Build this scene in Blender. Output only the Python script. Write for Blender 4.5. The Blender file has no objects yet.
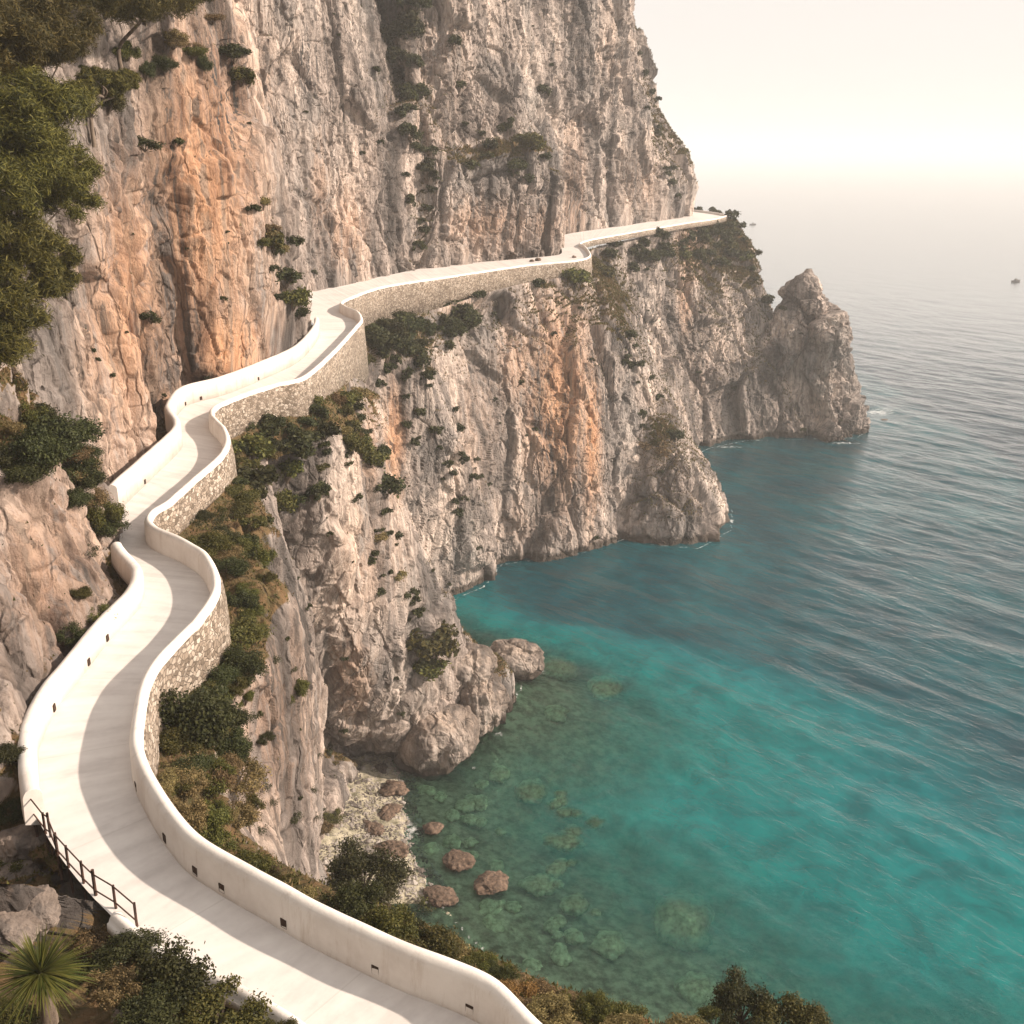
import bpy, bmesh, math, random
import numpy as np
from mathutils import Vector, Matrix

rng = np.random.default_rng(7)
random.seed(7)
C = bpy.context.scene.collection

# ------------------------------------------------------------------ camera, sky, sun, exposure
F = 1000.0; PITCH = math.radians(19.9); H = 44.0
CP, SP = math.cos(PITCH), math.sin(PITCH)
cam_d = bpy.data.cameras.new('camera'); cam = bpy.data.objects.new('camera', cam_d); C.objects.link(cam)
cam_d.sensor_width = 36; cam_d.lens = 36 * F / 1024; cam_d.clip_start = .1; cam_d.clip_end = 30000
cam.location = (0, 0, H); cam.rotation_euler = (math.pi / 2 - PITCH, 0, 0)
bpy.context.scene.camera = cam

SUN_EL = math.radians(30); SUN_DIR = Vector((1.0, -0.05, 0)).normalized()
world = bpy.data.worlds.new('World'); bpy.context.scene.world = world; world.use_nodes = True
wn = world.node_tree.nodes; wl = world.node_tree.links
sky = wn.new('ShaderNodeTexSky'); sky.sky_type = 'NISHITA'; sky.sun_disc = False
sky.sun_elevation = SUN_EL; sky.sun_rotation = math.atan2(SUN_DIR.x, SUN_DIR.y)
sky.air_density = 1.0; sky.dust_density = 3.5; sky.ozone_density = 0.6
hs = wn.new('ShaderNodeHueSaturation'); hs.inputs['Saturation'].default_value = .45
tint = wn.new('ShaderNodeMix'); tint.data_type = 'RGBA'; tint.blend_type = 'MULTIPLY'; tint.inputs[0].default_value = 1
tint.inputs[7].default_value = (1.0, .962, .925, 1)
flat = wn.new('ShaderNodeMix'); flat.data_type = 'RGBA'; flat.inputs[0].default_value = .96; flat.inputs[7].default_value = (4.75, 4.6, 4.42, 1)
wl.new(sky.outputs[0], flat.inputs[6]); wl.new(flat.outputs[2], hs.inputs['Color']); wl.new(hs.outputs[0], tint.inputs[6])
wl.new(tint.outputs[2], wn['Background'].inputs[0]); wn['Background'].inputs[1].default_value = .118
sd = bpy.data.lights.new('sun', 'SUN'); sd.energy = 4.7; sd.angle = math.radians(1.2); sd.color = (1.0, .84, .69)
so = bpy.data.objects.new('sun', sd); C.objects.link(so)
v = Vector((SUN_DIR.x * math.cos(SUN_EL), SUN_DIR.y * math.cos(SUN_EL), math.sin(SUN_EL)))
so.rotation_euler = v.to_track_quat('Z', 'Y').to_euler(); so.location = (60, -20, 90)
vs = bpy.context.scene.view_settings
vs.view_transform = 'Standard'; vs.look = 'None'; vs.exposure = 0.75; vs.gamma = 1
bpy.context.scene.cycles.volume_bounces = 6

# ------------------------------------------------------------------ helpers
def ray(px, py):
    u = (px - 512) / F; w = (512 - py) / F
    return np.array([u, CP + w * SP, -SP + w * CP])
CAM = np.array([0, 0, H])
def PZ(px, py, z):
    r = ray(px, py); return CAM + r * ((z - H) / r[2])
def PX(px, py, x):
    r = ray(px, py); return CAM + r * (x / r[0])
def PY(px, py, y):
    r = ray(px, py); return CAM + r * (y / r[1])
def proj(P):
    P = np.asarray(P, float); y = P[..., 1]; z = P[..., 2] - H
    t = np.maximum(y * CP - z * SP, .05)
    return 512 + F * P[..., 0] / t, 512 - F * (z * CP + y * SP) / t, t

def mk(name, V, Fc, mat=None, parent=None, smooth=True, attrs=None):
    V = np.asarray(V, np.float32); Fc = np.asarray(Fc, np.int32)
    me = bpy.data.meshes.new(name)
    n, k = Fc.shape
    me.vertices.add(len(V)); me.vertices.foreach_set('co', V.ravel())
    me.loops.add(n * k); me.loops.foreach_set('vertex_index', Fc.ravel())
    me.polygons.add(n); me.polygons.foreach_set('loop_start', np.arange(n, dtype=np.int32) * k)
    me.polygons.foreach_set('use_smooth', np.full(n, smooth))
    for an, av in (attrs or {}).items():
        a = me.attributes.new(an, 'FLOAT', 'POINT'); a.data.foreach_set('value', np.asarray(av, np.float32).ravel())
    me.update(calc_edges=True)
    if mat: me.materials.append(mat)
    o = bpy.data.objects.new(name, me); C.objects.link(o)
    if parent: o.parent = parent
    return o
def tag(o, label, cat, group=None, kind=None):
    if label: o['label'] = label
    if cat: o['category'] = cat
    if group: o['group'] = group
    if kind: o['kind'] = kind
    return o
def struct(o, label=None, cat=None):
    o['kind'] = 'structure'
    if label: o['label'] = label
    if cat: o['category'] = cat
    return o
def empty(name, loc, label, cat, group=None, rz=0):
    o = bpy.data.objects.new(name, None); C.objects.link(o); o.location = loc; o.rotation_euler = (0, 0, rz)
    o.empty_display_size = .2
    return tag(o, label, cat, group)
def grid_faces(nr, nc, wrap=False):
    i = np.arange(nr - 1)[:, None]; j = np.arange(nc if wrap else nc - 1)[None, :]
    j2 = (j + 1) % nc
    return np.stack([i * nc + j, i * nc + j2, (i + 1) * nc + j2, (i + 1) * nc + j], -1).reshape(-1, 4)

# vectorised noise
def _h(ix, iy, iz, s):
    h = (ix.astype(np.uint32) * np.uint32(374761393) + iy.astype(np.uint32) * np.uint32(668265263)
         + iz.astype(np.uint32) * np.uint32(2147483647 & 1274126177) + np.uint32(s * 69069 % 4294967295))
    h = (h ^ (h >> np.uint32(13))) * np.uint32(1274126177)
    h = (h ^ (h >> np.uint32(15))) * np.uint32(2246822519)
    return h ^ (h >> np.uint32(16))
def perlin(P, s=0):
    P = P.astype(np.float32); I = np.floor(P); f = P - I; I = I.astype(np.int64)
    u = f * f * f * (f * (f * 6 - 15) + 10)
    r = 0
    for a in (0, 1):
        for b in (0, 1):
            for c in (0, 1):
                h = _h(I[..., 0] + a, I[..., 1] + b, I[..., 2] + c, s)
                gx = (h & np.uint32(1023)).astype(np.float32) / 511.5 - 1
                gy = ((h >> np.uint32(10)) & np.uint32(1023)).astype(np.float32) / 511.5 - 1
                gz = ((h >> np.uint32(20)) & np.uint32(1023)).astype(np.float32) / 511.5 - 1
                d = gx * (f[..., 0] - a) + gy * (f[..., 1] - b) + gz * (f[..., 2] - c)
                w = (u[..., 0] if a else 1 - u[..., 0]) * (u[..., 1] if b else 1 - u[..., 1]) * (u[..., 2] if c else 1 - u[..., 2])
                r = r + w * d
    return r * 1.2
def fbm(P, o=4, s=0, g=.5, l=2.03):
    a = 1; r = 0
    for k in range(o):
        r = r + a * perlin(P * l ** k + 17.3 * k, s + k); a *= g
    return r
def ridged(P, o=3, s=0):
    a = 1; r = 0
    for k in range(o):
        r = r + a * (1 - 2 * np.abs(perlin(P * 2.1 ** k + 9.1 * k, s + k))); a *= .5
    return r
def worley(P, s=0):
    P = P.astype(np.float32); I = np.floor(P).astype(np.int64); f = P - I
    F1 = np.full(P.shape[:-1], 9., np.float32); F2 = F1.copy(); ID = np.zeros(P.shape[:-1], np.float32)
    for a in (-1, 0, 1):
        for b in (-1, 0, 1):
            for c in (-1, 0, 1):
                h = _h(I[..., 0] + a, I[..., 1] + b, I[..., 2] + c, s)
                d = ((a + (h & np.uint32(1023)).astype(np.float32) / 1023 - f[..., 0]) ** 2
                     + (b + ((h >> np.uint32(10)) & np.uint32(1023)).astype(np.float32) / 1023 - f[..., 1]) ** 2
                     + (c + ((h >> np.uint32(20)) & np.uint32(1023)).astype(np.float32) / 1023 - f[..., 2]) ** 2)
                m = d < F1
                F2 = np.where(m, F1, np.minimum(F2, d)); F1 = np.where(m, d, F1)
                ID = np.where(m, (h >> np.uint32(7)).astype(np.float32) % 1000 / 1000, ID)
    return np.sqrt(F1), np.sqrt(F2), ID
def facets(P, sc, tilt, s=0, edge=.0, kk=34., ew=.055):
    """chiselled rock: every cell is a randomly tilted plane; sc = cells per metre on each axis"""
    sc = np.array(sc, np.float32); Q = (P * sc).astype(np.float32); I = np.floor(Q).astype(np.int64); f = Q - I
    F1 = np.full(Q.shape[:-1], 9., np.float32); F2 = F1.copy(); D = np.zeros(Q.shape[:-1], np.float32); W = D + 1e-9
    for a in (-1, 0, 1):
        for b in (-1, 0, 1):
            for c in (-1, 0, 1):
                h = _h(I[..., 0] + a, I[..., 1] + b, I[..., 2] + c, s)
                ox = f[..., 0] - a - (h & np.uint32(1023)).astype(np.float32) / 1023
                oy = f[..., 1] - b - ((h >> np.uint32(10)) & np.uint32(1023)).astype(np.float32) / 1023
                oz = f[..., 2] - c - ((h >> np.uint32(20)) & np.uint32(1023)).astype(np.float32) / 1023
                d = ox * ox + oy * oy + oz * oz
                k1 = ((h >> np.uint32(5)) & np.uint32(255)).astype(np.float32) / 127.5 - 1
                k2 = ((h >> np.uint32(13)) & np.uint32(255)).astype(np.float32) / 127.5 - 1
                k3 = ((h >> np.uint32(23)) & np.uint32(255)).astype(np.float32) / 127.5 - 1
                v_ = tilt * (ox * k1 + oy * k2 + oz * k3 * .8 + .45 * k3)
                w = np.exp(-kk * d); D += w * v_; W += w
                if edge: m = d < F1; F2 = np.where(m, F1, np.minimum(F2, d)); F1 = np.where(m, d, F1)
    D = D / W
    if edge: D = D - edge * np.exp(-((np.sqrt(F2) - np.sqrt(F1)) / ew) ** 2)
    return D
def sstep(a, b, x):
    t = np.clip((x - a) / (b - a), 0, 1); return t * t * (3 - 2 * t)

def catmull(P, n_each):
    """smooth curve through P (k,...) with n_each[i] samples per span"""
    P = np.asarray(P, float); k = len(P)
    out = []
    for i in range(k - 1):
        p1, p2 = P[i], P[i + 1]
        p0 = P[i - 1] if i > 0 else 2 * p1 - p2
        p3 = P[i + 2] if i + 2 < k else 2 * p2 - p1
        n = n_each if np.isscalar(n_each) else n_each[i]
        t = (np.arange(n) / n).reshape((-1,) + (1,) * (P.ndim - 1))
        m1 = (p2 - p0) * .42; m2 = (p3 - p1) * .42
        out.append((2 * t**3 - 3 * t**2 + 1) * p1 + (t**3 - 2 * t**2 + t) * m1 + (-2 * t**3 + 3 * t**2) * p2 + (t**3 - t**2) * m2)
    out.append(P[-1:])
    return np.concatenate(out)
def resample(c, n, w=None):
    d = np.linalg.norm(np.diff(c, axis=0), axis=1)
    if w is not None: d = d * w
    s = np.concatenate([[0], np.cumsum(d)]); s /= s[-1]
    q = np.linspace(0, 1, n)
    return np.stack([np.interp(q, s, c[:, i]) for i in range(c.shape[1])], -1)

# ------------------------------------------------------------------ materials
def mat(name):
    m = bpy.data.materials.new(name); m.use_nodes = True
    nt = m.node_tree; b = nt.nodes['Principled BSDF']
    return m, nt, nt.nodes, nt.links, b
def N(nt, t, **kw):
    n = nt.nodes.new(t)
    for k, v_ in kw.items():
        if k in n.inputs: n.inputs[k].default_value = v_
        else: setattr(n, k, v_)
    return n
def ramp(nt, stops, src=None):
    r = nt.nodes.new('ShaderNodeValToRGB'); e = r.color_ramp.elements
    while len(e) < len(stops): e.new(.5)
    for i, (p, c) in enumerate(stops):
        e[i].position = p; e[i].color = tuple(c) + (1,) if not np.isscalar(c) else (c, c, c, 1)
    if src is not None: nt.links.new(src, r.inputs[0])
    return r
def mixc(nt, fac, a, b, blend='MIX'):
    m = nt.nodes.new('ShaderNodeMix'); m.data_type = 'RGBA'; m.blend_type = blend
    for s, v_ in ((m.inputs[0], fac), (m.inputs[6], a), (m.inputs[7], b)):
        if hasattr(v_, 'links') or isinstance(v_, bpy.types.NodeSocket): nt.links.new(v_, s)
        elif np.isscalar(v_): s.default_value = v_
        else: s.default_value = tuple(v_) + (1,)
    return m.outputs[2]
def math_(nt, op, a, b=None):
    m = nt.nodes.new('ShaderNodeMath'); m.operation = op
    for s, v_ in ((m.inputs[0], a), (m.inputs[1], b)):
        if v_ is None: continue
        if isinstance(v_, bpy.types.NodeSocket): nt.links.new(v_, s)
        else: s.default_value = v_
    return m.outputs[0]
def coords(nt, scale=(1, 1, 1), rot=(0, 0, 0)):
    tc = nt.nodes.new('ShaderNodeTexCoord'); mp = nt.nodes.new('ShaderNodeMapping')
    mp.inputs['Scale'].default_value = scale; mp.inputs['Rotation'].default_value = rot
    nt.links.new(tc.outputs['Object'], mp.inputs[0]); return mp.outputs[0]
def noise(nt, vec, scale, detail=5, rough=.6, dist=0):
    n = nt.nodes.new('ShaderNodeTexNoise'); n.inputs['Scale'].default_value = scale; n.inputs['Detail'].default_value = detail
    n.inputs['Roughness'].default_value = rough; n.inputs['Distortion'].default_value = dist
    nt.links.new(vec, n.inputs['Vector']); return n.outputs['Fac']

def rock_material(name='limestone', light=(.54, .455, .405), dark=(.060, .049, .044), orange=(.52, .235, .10), bump=.85, wet=False):
    m, nt, nd, lk, b = mat(name)
    g = coords(nt)
    big = noise(nt, g, .13, 5, .6)
    streak = noise(nt, coords(nt, (1, 1, .09)), .75, 7, .68, .5)
    streak2 = noise(nt, coords(nt, (1, 1, .05)), 1.9, 6, .65, .3)
    fine = noise(nt, coords(nt, (1, 1, .5)), 2.3, 8, .74)
    grain = noise(nt, g, 14, 6, .75)
    f0 = math_(nt, 'ADD', math_(nt, 'MULTIPLY', streak, .72), math_(nt, 'MULTIPLY', fine, .28))
    r0 = ramp(nt, [(.345, dark), (.45, tuple(.5 * a + .5 * d for a, d in zip(light, dark))), (.55, light), (.68, tuple(min(1, a * 1.22) for a in light))], f0)
    col = r0.outputs[0]
    # blue-grey weathering
    gz = ramp(nt, [(.45, 0.0), (.62, .75)], big)
    at = N(nt, 'ShaderNodeAttribute'); at.attribute_name = 'orange'
    col = mixc(nt, math_(nt, 'MULTIPLY', gz.outputs[0], math_(nt, 'SUBTRACT', 1.0, at.outputs['Fac'])), col, mixc(nt, fine, (.085, .081, .079), (.34, .322, .31)))
    band = noise(nt, coords(nt, (1, 1, .16)), .27, 4, .6, .4)
    col = mixc(nt, 1.0, col, ramp(nt, [(.36, (.28, .28, .285)), (.47, (.72, .715, .72)), (.58, (1.10, 1.09, 1.08)), (.68, (1.35, 1.33, 1.30))], band).outputs[0], 'MULTIPLY')  # pale and dark vertical bands; dark end lowered to stand for shaded clefts
    # orange iron stains, running down; also golden sunlight painted on the near-left rock
    at = N(nt, 'ShaderNodeAttribute'); at.attribute_name = 'orange'
    o1 = math_(nt, 'ADD', math_(nt, 'MULTIPLY', at.outputs['Fac'], 1.1), math_(nt, 'ADD', math_(nt, 'MULTIPLY', math_(nt, 'SUBTRACT', streak2, .5), 3.4), math_(nt, 'MULTIPLY', math_(nt, 'SUBTRACT', band, .5), 2.2)))
    o2 = ramp(nt, [(.12, 0.0), (.80, .97)], o1)
    oc = mixc(nt, ramp(nt, [(.35, 0.0), (.65, 1.0)], streak2).outputs[0], orange, tuple(min(1, q) for q in (.64, .44, .31)))
    oc = mixc(nt, ramp(nt, [(.36, 1.0), (.50, 0.0)], streak).outputs[0], oc, (.19, .09, .05))
    col = mixc(nt, math_(nt, 'MULTIPLY', o2.outputs[0], at.outputs['Fac']), col, oc)
    # dark water streaks
    at2 = N(nt, 'ShaderNodeAttribute'); at2.attribute_name = 'grey'
    d1 = ramp(nt, [(.52, 0.0), (.585, 1.0)], streak2)
    col = mixc(nt, math_(nt, 'MULTIPLY', math_(nt, 'ADD', at2.outputs['Fac'], .42), d1.outputs[0]), col, (.085, .078, .075))
    # soil and dry grass on ledges
    at3 = N(nt, 'ShaderNodeAttribute'); at3.attribute_name = 'soil'
    s1 = ramp(nt, [(.35, 0.0), (.6, 1.0)], math_(nt, 'MULTIPLY', at3.outputs['Fac'], math_(nt, 'ADD', fine, .45)))
    col = mixc(nt, s1.outputs[0], col, mixc(nt, ramp(nt, [(.4, 0.0), (.6, 1.0)], fine).outputs[0], (.085, .075, .035), (.20, .125, .065)))
    # wet dark band at the waterline
    geo = nt.nodes.new('ShaderNodeNewGeometry'); sx = nt.nodes.new('ShaderNodeSeparateXYZ'); lk.new(geo.outputs['Position'], sx.inputs[0])
    zz = math_(nt, 'ADD', sx.outputs[2], math_(nt, 'MULTIPLY', fine, -1.3))
    wb = ramp(nt, [(0.0, 1.0), (.35, 0.0)], zz)
    col = mixc(nt, math_(nt, 'MULTIPLY', wb.outputs[0], .85), col, (.045, .034, .026))
    # fractures
    cn = nt.nodes.new('ShaderNodeTexNoise'); cn.inputs['Scale'].default_value = .9; cn.inputs['Detail'].default_value = 4; lk.new(g, cn.inputs['Vector'])
    cracks = None
    for sc_, zs, wd in ((.42, .16, .016), (1.3, .32, .028)):
        mp = nt.nodes.new('ShaderNodeMapping'); mp.inputs['Scale'].default_value = (1, 1, zs); lk.new(g, mp.inputs[0])
        va = nt.nodes.new('ShaderNodeVectorMath'); va.operation = 'MULTIPLY_ADD'; lk.new(cn.outputs['Color'], va.inputs[0]); va.inputs[1].default_value = (1.1 / (sc_ + .7),) * 3; lk.new(mp.outputs[0], va.inputs[2])
        vo = nt.nodes.new('ShaderNodeTexVoronoi'); vo.feature = 'DISTANCE_TO_EDGE'; vo.inputs['Scale'].default_value = sc_; lk.new(va.outputs[0], vo.inputs['Vector'])
        k_ = ramp(nt, [(0.0, 1.0), (wd, .65), (wd * 2.6, 0.0)], vo.outputs[0]).outputs[0]
        k_ = math_(nt, 'MULTIPLY', k_, ramp(nt, [(.48, 0.0), (.60, 1.0)], big if sc_ < 1 else streak).outputs[0])
        cracks = k_ if cracks is None else math_(nt, 'MAXIMUM', cracks, k_)
    col = mixc(nt, math_(nt, 'MULTIPLY', cracks, .5), col, (.045, .036, .032))
    lk.new(col, b.inputs['Base Color']); b.inputs['Roughness'].default_value = .95
    b.inputs['Specular IOR Level'].default_value = .15
    hh = math_(nt, 'ADD', math_(nt, 'MULTIPLY', fine, .75), math_(nt, 'ADD', math_(nt, 'MULTIPLY', grain, .35), math_(nt, 'MULTIPLY', cracks, -.5)))
    bp = N(nt, 'ShaderNodeBump', Strength=bump, Distance=.35); lk.new(hh, bp.inputs['Height']); lk.new(bp.outputs[0], b.inputs['Normal'])
    return m

def simple(name, c1, c2, scale=3, rough=.85, bump=.15, dist=.02, detail=6, lo=.35, hi=.65, vscale=(1, 1, 1)):
    m, nt, nd, lk, b = mat(name)
    g = coords(nt, vscale); f = noise(nt, g, scale, detail, .65)
    r = ramp(nt, [(lo, c1), (hi, c2)], f); lk.new(r.outputs[0], b.inputs['Base Color'])
    b.inputs['Roughness'].default_value = rough; b.inputs['Specular IOR Level'].default_value = .25
    if bump:
        f2 = noise(nt, coords(nt), scale * 5, 5, .7)
        bp = N(nt, 'ShaderNodeBump', Strength=bump, Distance=dist); lk.new(f2, bp.inputs['Height']); lk.new(bp.outputs[0], b.inputs['Normal'])
    return m

ROCK = rock_material()
BOULDER = rock_material('boulder_limestone', (.42, .34, .285), (.12, .095, .08), bump=.55)
SEAROCK = simple('sea_rock', (.045, .032, .024), (.24, .165, .12), 5, .75, .9, .10)
SUNK = simple('sunken_rock', (.22, .21, .13), (.72, .68, .48), 2.5, .9, .4, .05)

def plaster():
    m, nt, nd, lk, b = mat('white_plaster')
    g = coords(nt); f = noise(nt, g, .9, 6, .65); r = ramp(nt, [(.3, (.58, .53, .49)), (.55, (.70, .66, .62)), (.75, (.76, .725, .69))], f)
    st = noise(nt, coords(nt, (1, 1, .12)), 4.5, 6, .75); sr = ramp(nt, [(.54, 0.0), (.74, .55)], st)
    lk.new(mixc(nt, sr.outputs[0], r.outputs[0], (.42, .34, .27)), b.inputs['Base Color'])
    b.inputs['Roughness'].default_value = .85; b.inputs['Specular IOR Level'].default_value = .2
    bp = N(nt, 'ShaderNodeBump', Strength=.35, Distance=.02); lk.new(noise(nt, g, 9, 6, .7), bp.inputs['Height']); lk.new(bp.outputs[0], b.inputs['Normal'])
    return m
PLASTER = plaster()
def concrete():
    m, nt, nd, lk, b = mat('pale_concrete')
    a = N(nt, 'ShaderNodeAttribute'); a.attribute_name = 'along'; c = N(nt, 'ShaderNodeAttribute'); c.attribute_name = 'across'
    cx = nt.nodes.new('ShaderNodeCombineXYZ'); lk.new(a.outputs['Fac'], cx.inputs[0]); lk.new(c.outputs['Fac'], cx.inputs[1])
    mp = nt.nodes.new('ShaderNodeMapping'); mp.inputs['Scale'].default_value = (2.6, .5, 1); lk.new(cx.outputs[0], mp.inputs[0])
    bands = noise(nt, mp.outputs[0], 1.0, 4, .55)
    g = coords(nt); big = noise(nt, g, .5, 5, .6); sp = noise(nt, g, 5, 8, .7)
    f = math_(nt, 'ADD', math_(nt, 'MULTIPLY', bands, .5), math_(nt, 'ADD', math_(nt, 'MULTIPLY', big, .3), math_(nt, 'MULTIPLY', sp, .2)))
    r = ramp(nt, [(.36, (.50, .46, .44)), (.5, (.61, .57, .545)), (.64, (.68, .645, .615))], f)
    jn = math_(nt, 'FRACT', math_(nt, 'DIVIDE', a.outputs['Fac'], 3.1))
    jr = ramp(nt, [(0.0, .28), (.012, 0.0)], jn)
    sl = ramp(nt, [(.70, 0.0), (.78, .6)], noise(nt, g, 2.2, 7, .75))
    col = mixc(nt, jr.outputs[0], r.outputs[0], (.30, .26, .22)); col = mixc(nt, sl.outputs[0], col, (.38, .31, .25))
    lk.new(col, b.inputs['Base Color']); b.inputs['Roughness'].default_value = .8; b.inputs['Specular IOR Level'].default_value = .3
    bp = N(nt, 'ShaderNodeBump', Strength=.25, Distance=.01); lk.new(sp, bp.inputs['Height']); lk.new(bp.outputs[0], b.inputs['Normal'])
    return m
CONCRETE = concrete()
def masonry():
    m, nt, nd, lk, b = mat('rubble_masonry')
    g = coords(nt, (1, 1, 1.5))
    gn = nt.nodes.new('ShaderNodeTexNoise'); gn.inputs['Scale'].default_value = 2.5; lk.new(g, gn.inputs['Vector'])
    wv = nt.nodes.new('ShaderNodeVectorMath'); wv.operation = 'MULTIPLY_ADD'; lk.new(gn.outputs['Color'], wv.inputs[0]); wv.inputs[1].default_value = (.12, .12, .12); lk.new(g, wv.inputs[2])
    vo = nt.nodes.new('ShaderNodeTexVoronoi'); vo.feature = 'DISTANCE_TO_EDGE'; vo.inputs['Scale'].default_value = 5.6; lk.new(wv.outputs[0], vo.inputs['Vector'])
    vc = nt.nodes.new('ShaderNodeTexVoronoi'); vc.inputs['Scale'].default_value = 5.6; lk.new(wv.outputs[0], vc.inputs['Vector'])
    sx = nt.nodes.new('ShaderNodeSeparateColor'); lk.new(vc.outputs['Color'], sx.inputs[0])
    r = ramp(nt, [(0.0, (.12, .09, .065)), (.35, (.27, .21, .16)), (.7, (.40, .33, .265)), (1.0, (.54, .47, .40))], sx.outputs[0])
    mr = ramp(nt, [(.02, 1.0), (.09, 0.0)], vo.outputs[0])
    col = mixc(nt, math_(nt, 'MULTIPLY', mr.outputs[0], .8), r.outputs[0], (.10, .075, .055))
    big = ramp(nt, [(.35, .0), (.7, .5)], noise(nt, coords(nt), .6, 5, .6))
    col = mixc(nt, big.outputs[0], col, (.12, .095, .075))
    lk.new(col, b.inputs['Base Color']); b.inputs['Roughness'].default_value = .95
    hr = ramp(nt, [(0.0, 0.0), (.13, 1.0)], vo.outputs[0])
    h2 = math_(nt, 'ADD', hr.outputs[0], math_(nt, 'MULTIPLY', noise(nt, coords(nt), 20, 4, .7), .4))
    bp = N(nt, 'ShaderNodeBump', Strength=.8, Distance=.03); lk.new(h2, bp.inputs['Height']); lk.new(bp.outputs[0], b.inputs['Normal'])
    return m
MASON = masonry()
def leafmat(name, c1, c2, tr=.25):
    m, nt, nd, lk, b = mat(name)
    oi = nt.nodes.new('ShaderNodeObjectInfo')
    f = noise(nt, coords(nt), 2.2, 4, .6)
    at = N(nt, 'ShaderNodeAttribute'); at.attribute_name = 'rnd'
    ff = math_(nt, 'ADD', math_(nt, 'MULTIPLY', f, .5), math_(nt, 'MULTIPLY', at.outputs['Fac'], .5))
    r = ramp(nt, [(.25, c1), (.75, c2)], ff)
    hv = nt.nodes.new('ShaderNodeHueSaturation'); lk.new(r.outputs[0], hv.inputs['Color'])
    lk.new(math_(nt, 'ADD', math_(nt, 'MULTIPLY', oi.outputs['Random'], .5), .75), hv.inputs['Value'])
    lk.new(math_(nt, 'ADD', math_(nt, 'MULTIPLY', oi.outputs['Random'], .05), .475), hv.inputs['Hue'])
    lk.new(hv.outputs[0], b.inputs['Base Color']); b.inputs['Roughness'].default_value = .6; b.inputs['Specular IOR Level'].default_value = .2
    tb = nt.nodes.new('ShaderNodeBsdfTranslucent'); lk.new(hv.outputs[0], tb.inputs[0])
    mx = nt.nodes.new('ShaderNodeMixShader'); mx.inputs[0].default_value = tr
    lk.new(b.outputs[0], mx.inputs[1]); lk.new(tb.outputs[0], mx.inputs[2]); lk.new(mx.outputs[0], nd['Material Output'].inputs[0])
    return m
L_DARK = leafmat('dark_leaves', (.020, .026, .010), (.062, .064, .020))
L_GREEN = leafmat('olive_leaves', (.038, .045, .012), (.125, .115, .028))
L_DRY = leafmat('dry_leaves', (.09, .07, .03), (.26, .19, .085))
L_PINE = leafmat('pine_needles', (.022, .026, .007), (.135, .115, .024), .15)
L_RED = leafmat('rusty_leaves', (.10, .05, .02), (.26, .13, .05))
BARK = simple('bark', (.06, .045, .035), (.20, .155, .12), 6, .95, .5, .03, vscale=(1, 1, .3))
IRON = simple('rusty_iron', (.03, .02, .016), (.10, .05, .035), 12, .7, .2, .005)
HOLE = simple('hole_shade', (.02, .014, .01), (.07, .04, .028), 15, .9, 0)  # dark colour stands for the shade inside the drain openings

# ------------------------------------------------------------------ road edges
def zroad(py):
    return float(H - np.interp(-py, [-340, -300, -262, -235, -215], [12, 12.5, 12.5, 11.5, 11.0]))
def ph(py):  # parapet height along the road
    return float(np.interp(-py, [-320, -300, -284, -250], [.72, .72, .47, .36]))
def RE(px, py): h = ph(py); z = zroad(py); p = PZ(px, py, z + h); return (p[0], p[1], z)
def LE(px, py): z = zroad(py); p = PZ(px, py, z); return (p[0], p[1], z)
Rpx = [(488, 979), (404, 945), (320, 907), (285, 888), (201, 841), (168, 807), (146, 771), (136, 744), (138, 713), (145, 680), (161, 654), (195, 620), (214, 592), (214, 571), (203, 552), (180, 538), (155, 527), (148, 519), (153, 510), (169, 500), (195, 477), (220, 455), (227, 440), (223, 427), (212, 415), (215, 406), (240, 395), (274, 384), (304, 376), (334, 350), (356, 326), (361, 319), (357, 311), (345, 306), (344, 300), (384, 286), (450, 276), (525, 265), (577, 260), (590, 255), (585, 246), (580, 243), (592, 239), (637, 231), (684, 223), (712, 219)]
Rw = [(9, 6.6, 32), (5.4, 7.6, 32), (2.9, 8.9, 32), (.6, 10.25, 32)] + [RE(*q) for q in Rpx] + [(36.8, 179.5, 33), (37.6, 184, 33), (35.5, 195, 33), (28.5, 211, 33)]
Lpx = [(302, 1024), (215, 975), (161, 949), (101, 895), (64, 848), (44, 811), (40, 781), (40, 747), (57, 710), (80, 680), (109, 642), (139, 609), (144, 586), (124, 560), (122, 526), (120, 511), (150, 481), (180, 451), (182, 440), (174, 425), (187, 406), (225, 395), (262, 380), (300, 361), (319, 337)]
Lw = [(7, 5.0, 32), (3.6, 6.0, 32), (.9, 7.4, 32), (-1.3, 9.7, 32)] + [LE(*q) for q in Lpx] + [(-14.8, 75.5, 31.9), (-18.3, 83.5, 31.7), (-19, 90, 31.6)] + \
     [LE(*q) for q in [(317, 292), (337, 285), (384, 277), (431, 268), (480, 263), (525, 259), (561, 255), (563, 247), (563, 236), (619, 227), (684, 217)]] + [(32, 188, 33), (27, 205, 33)]
Rc = catmull(Rw, 14); Lc = catmull(Lw, 14)
print('road R', [tuple(round(a, 1) for a in p) for p in Rw[::4]])

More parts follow.
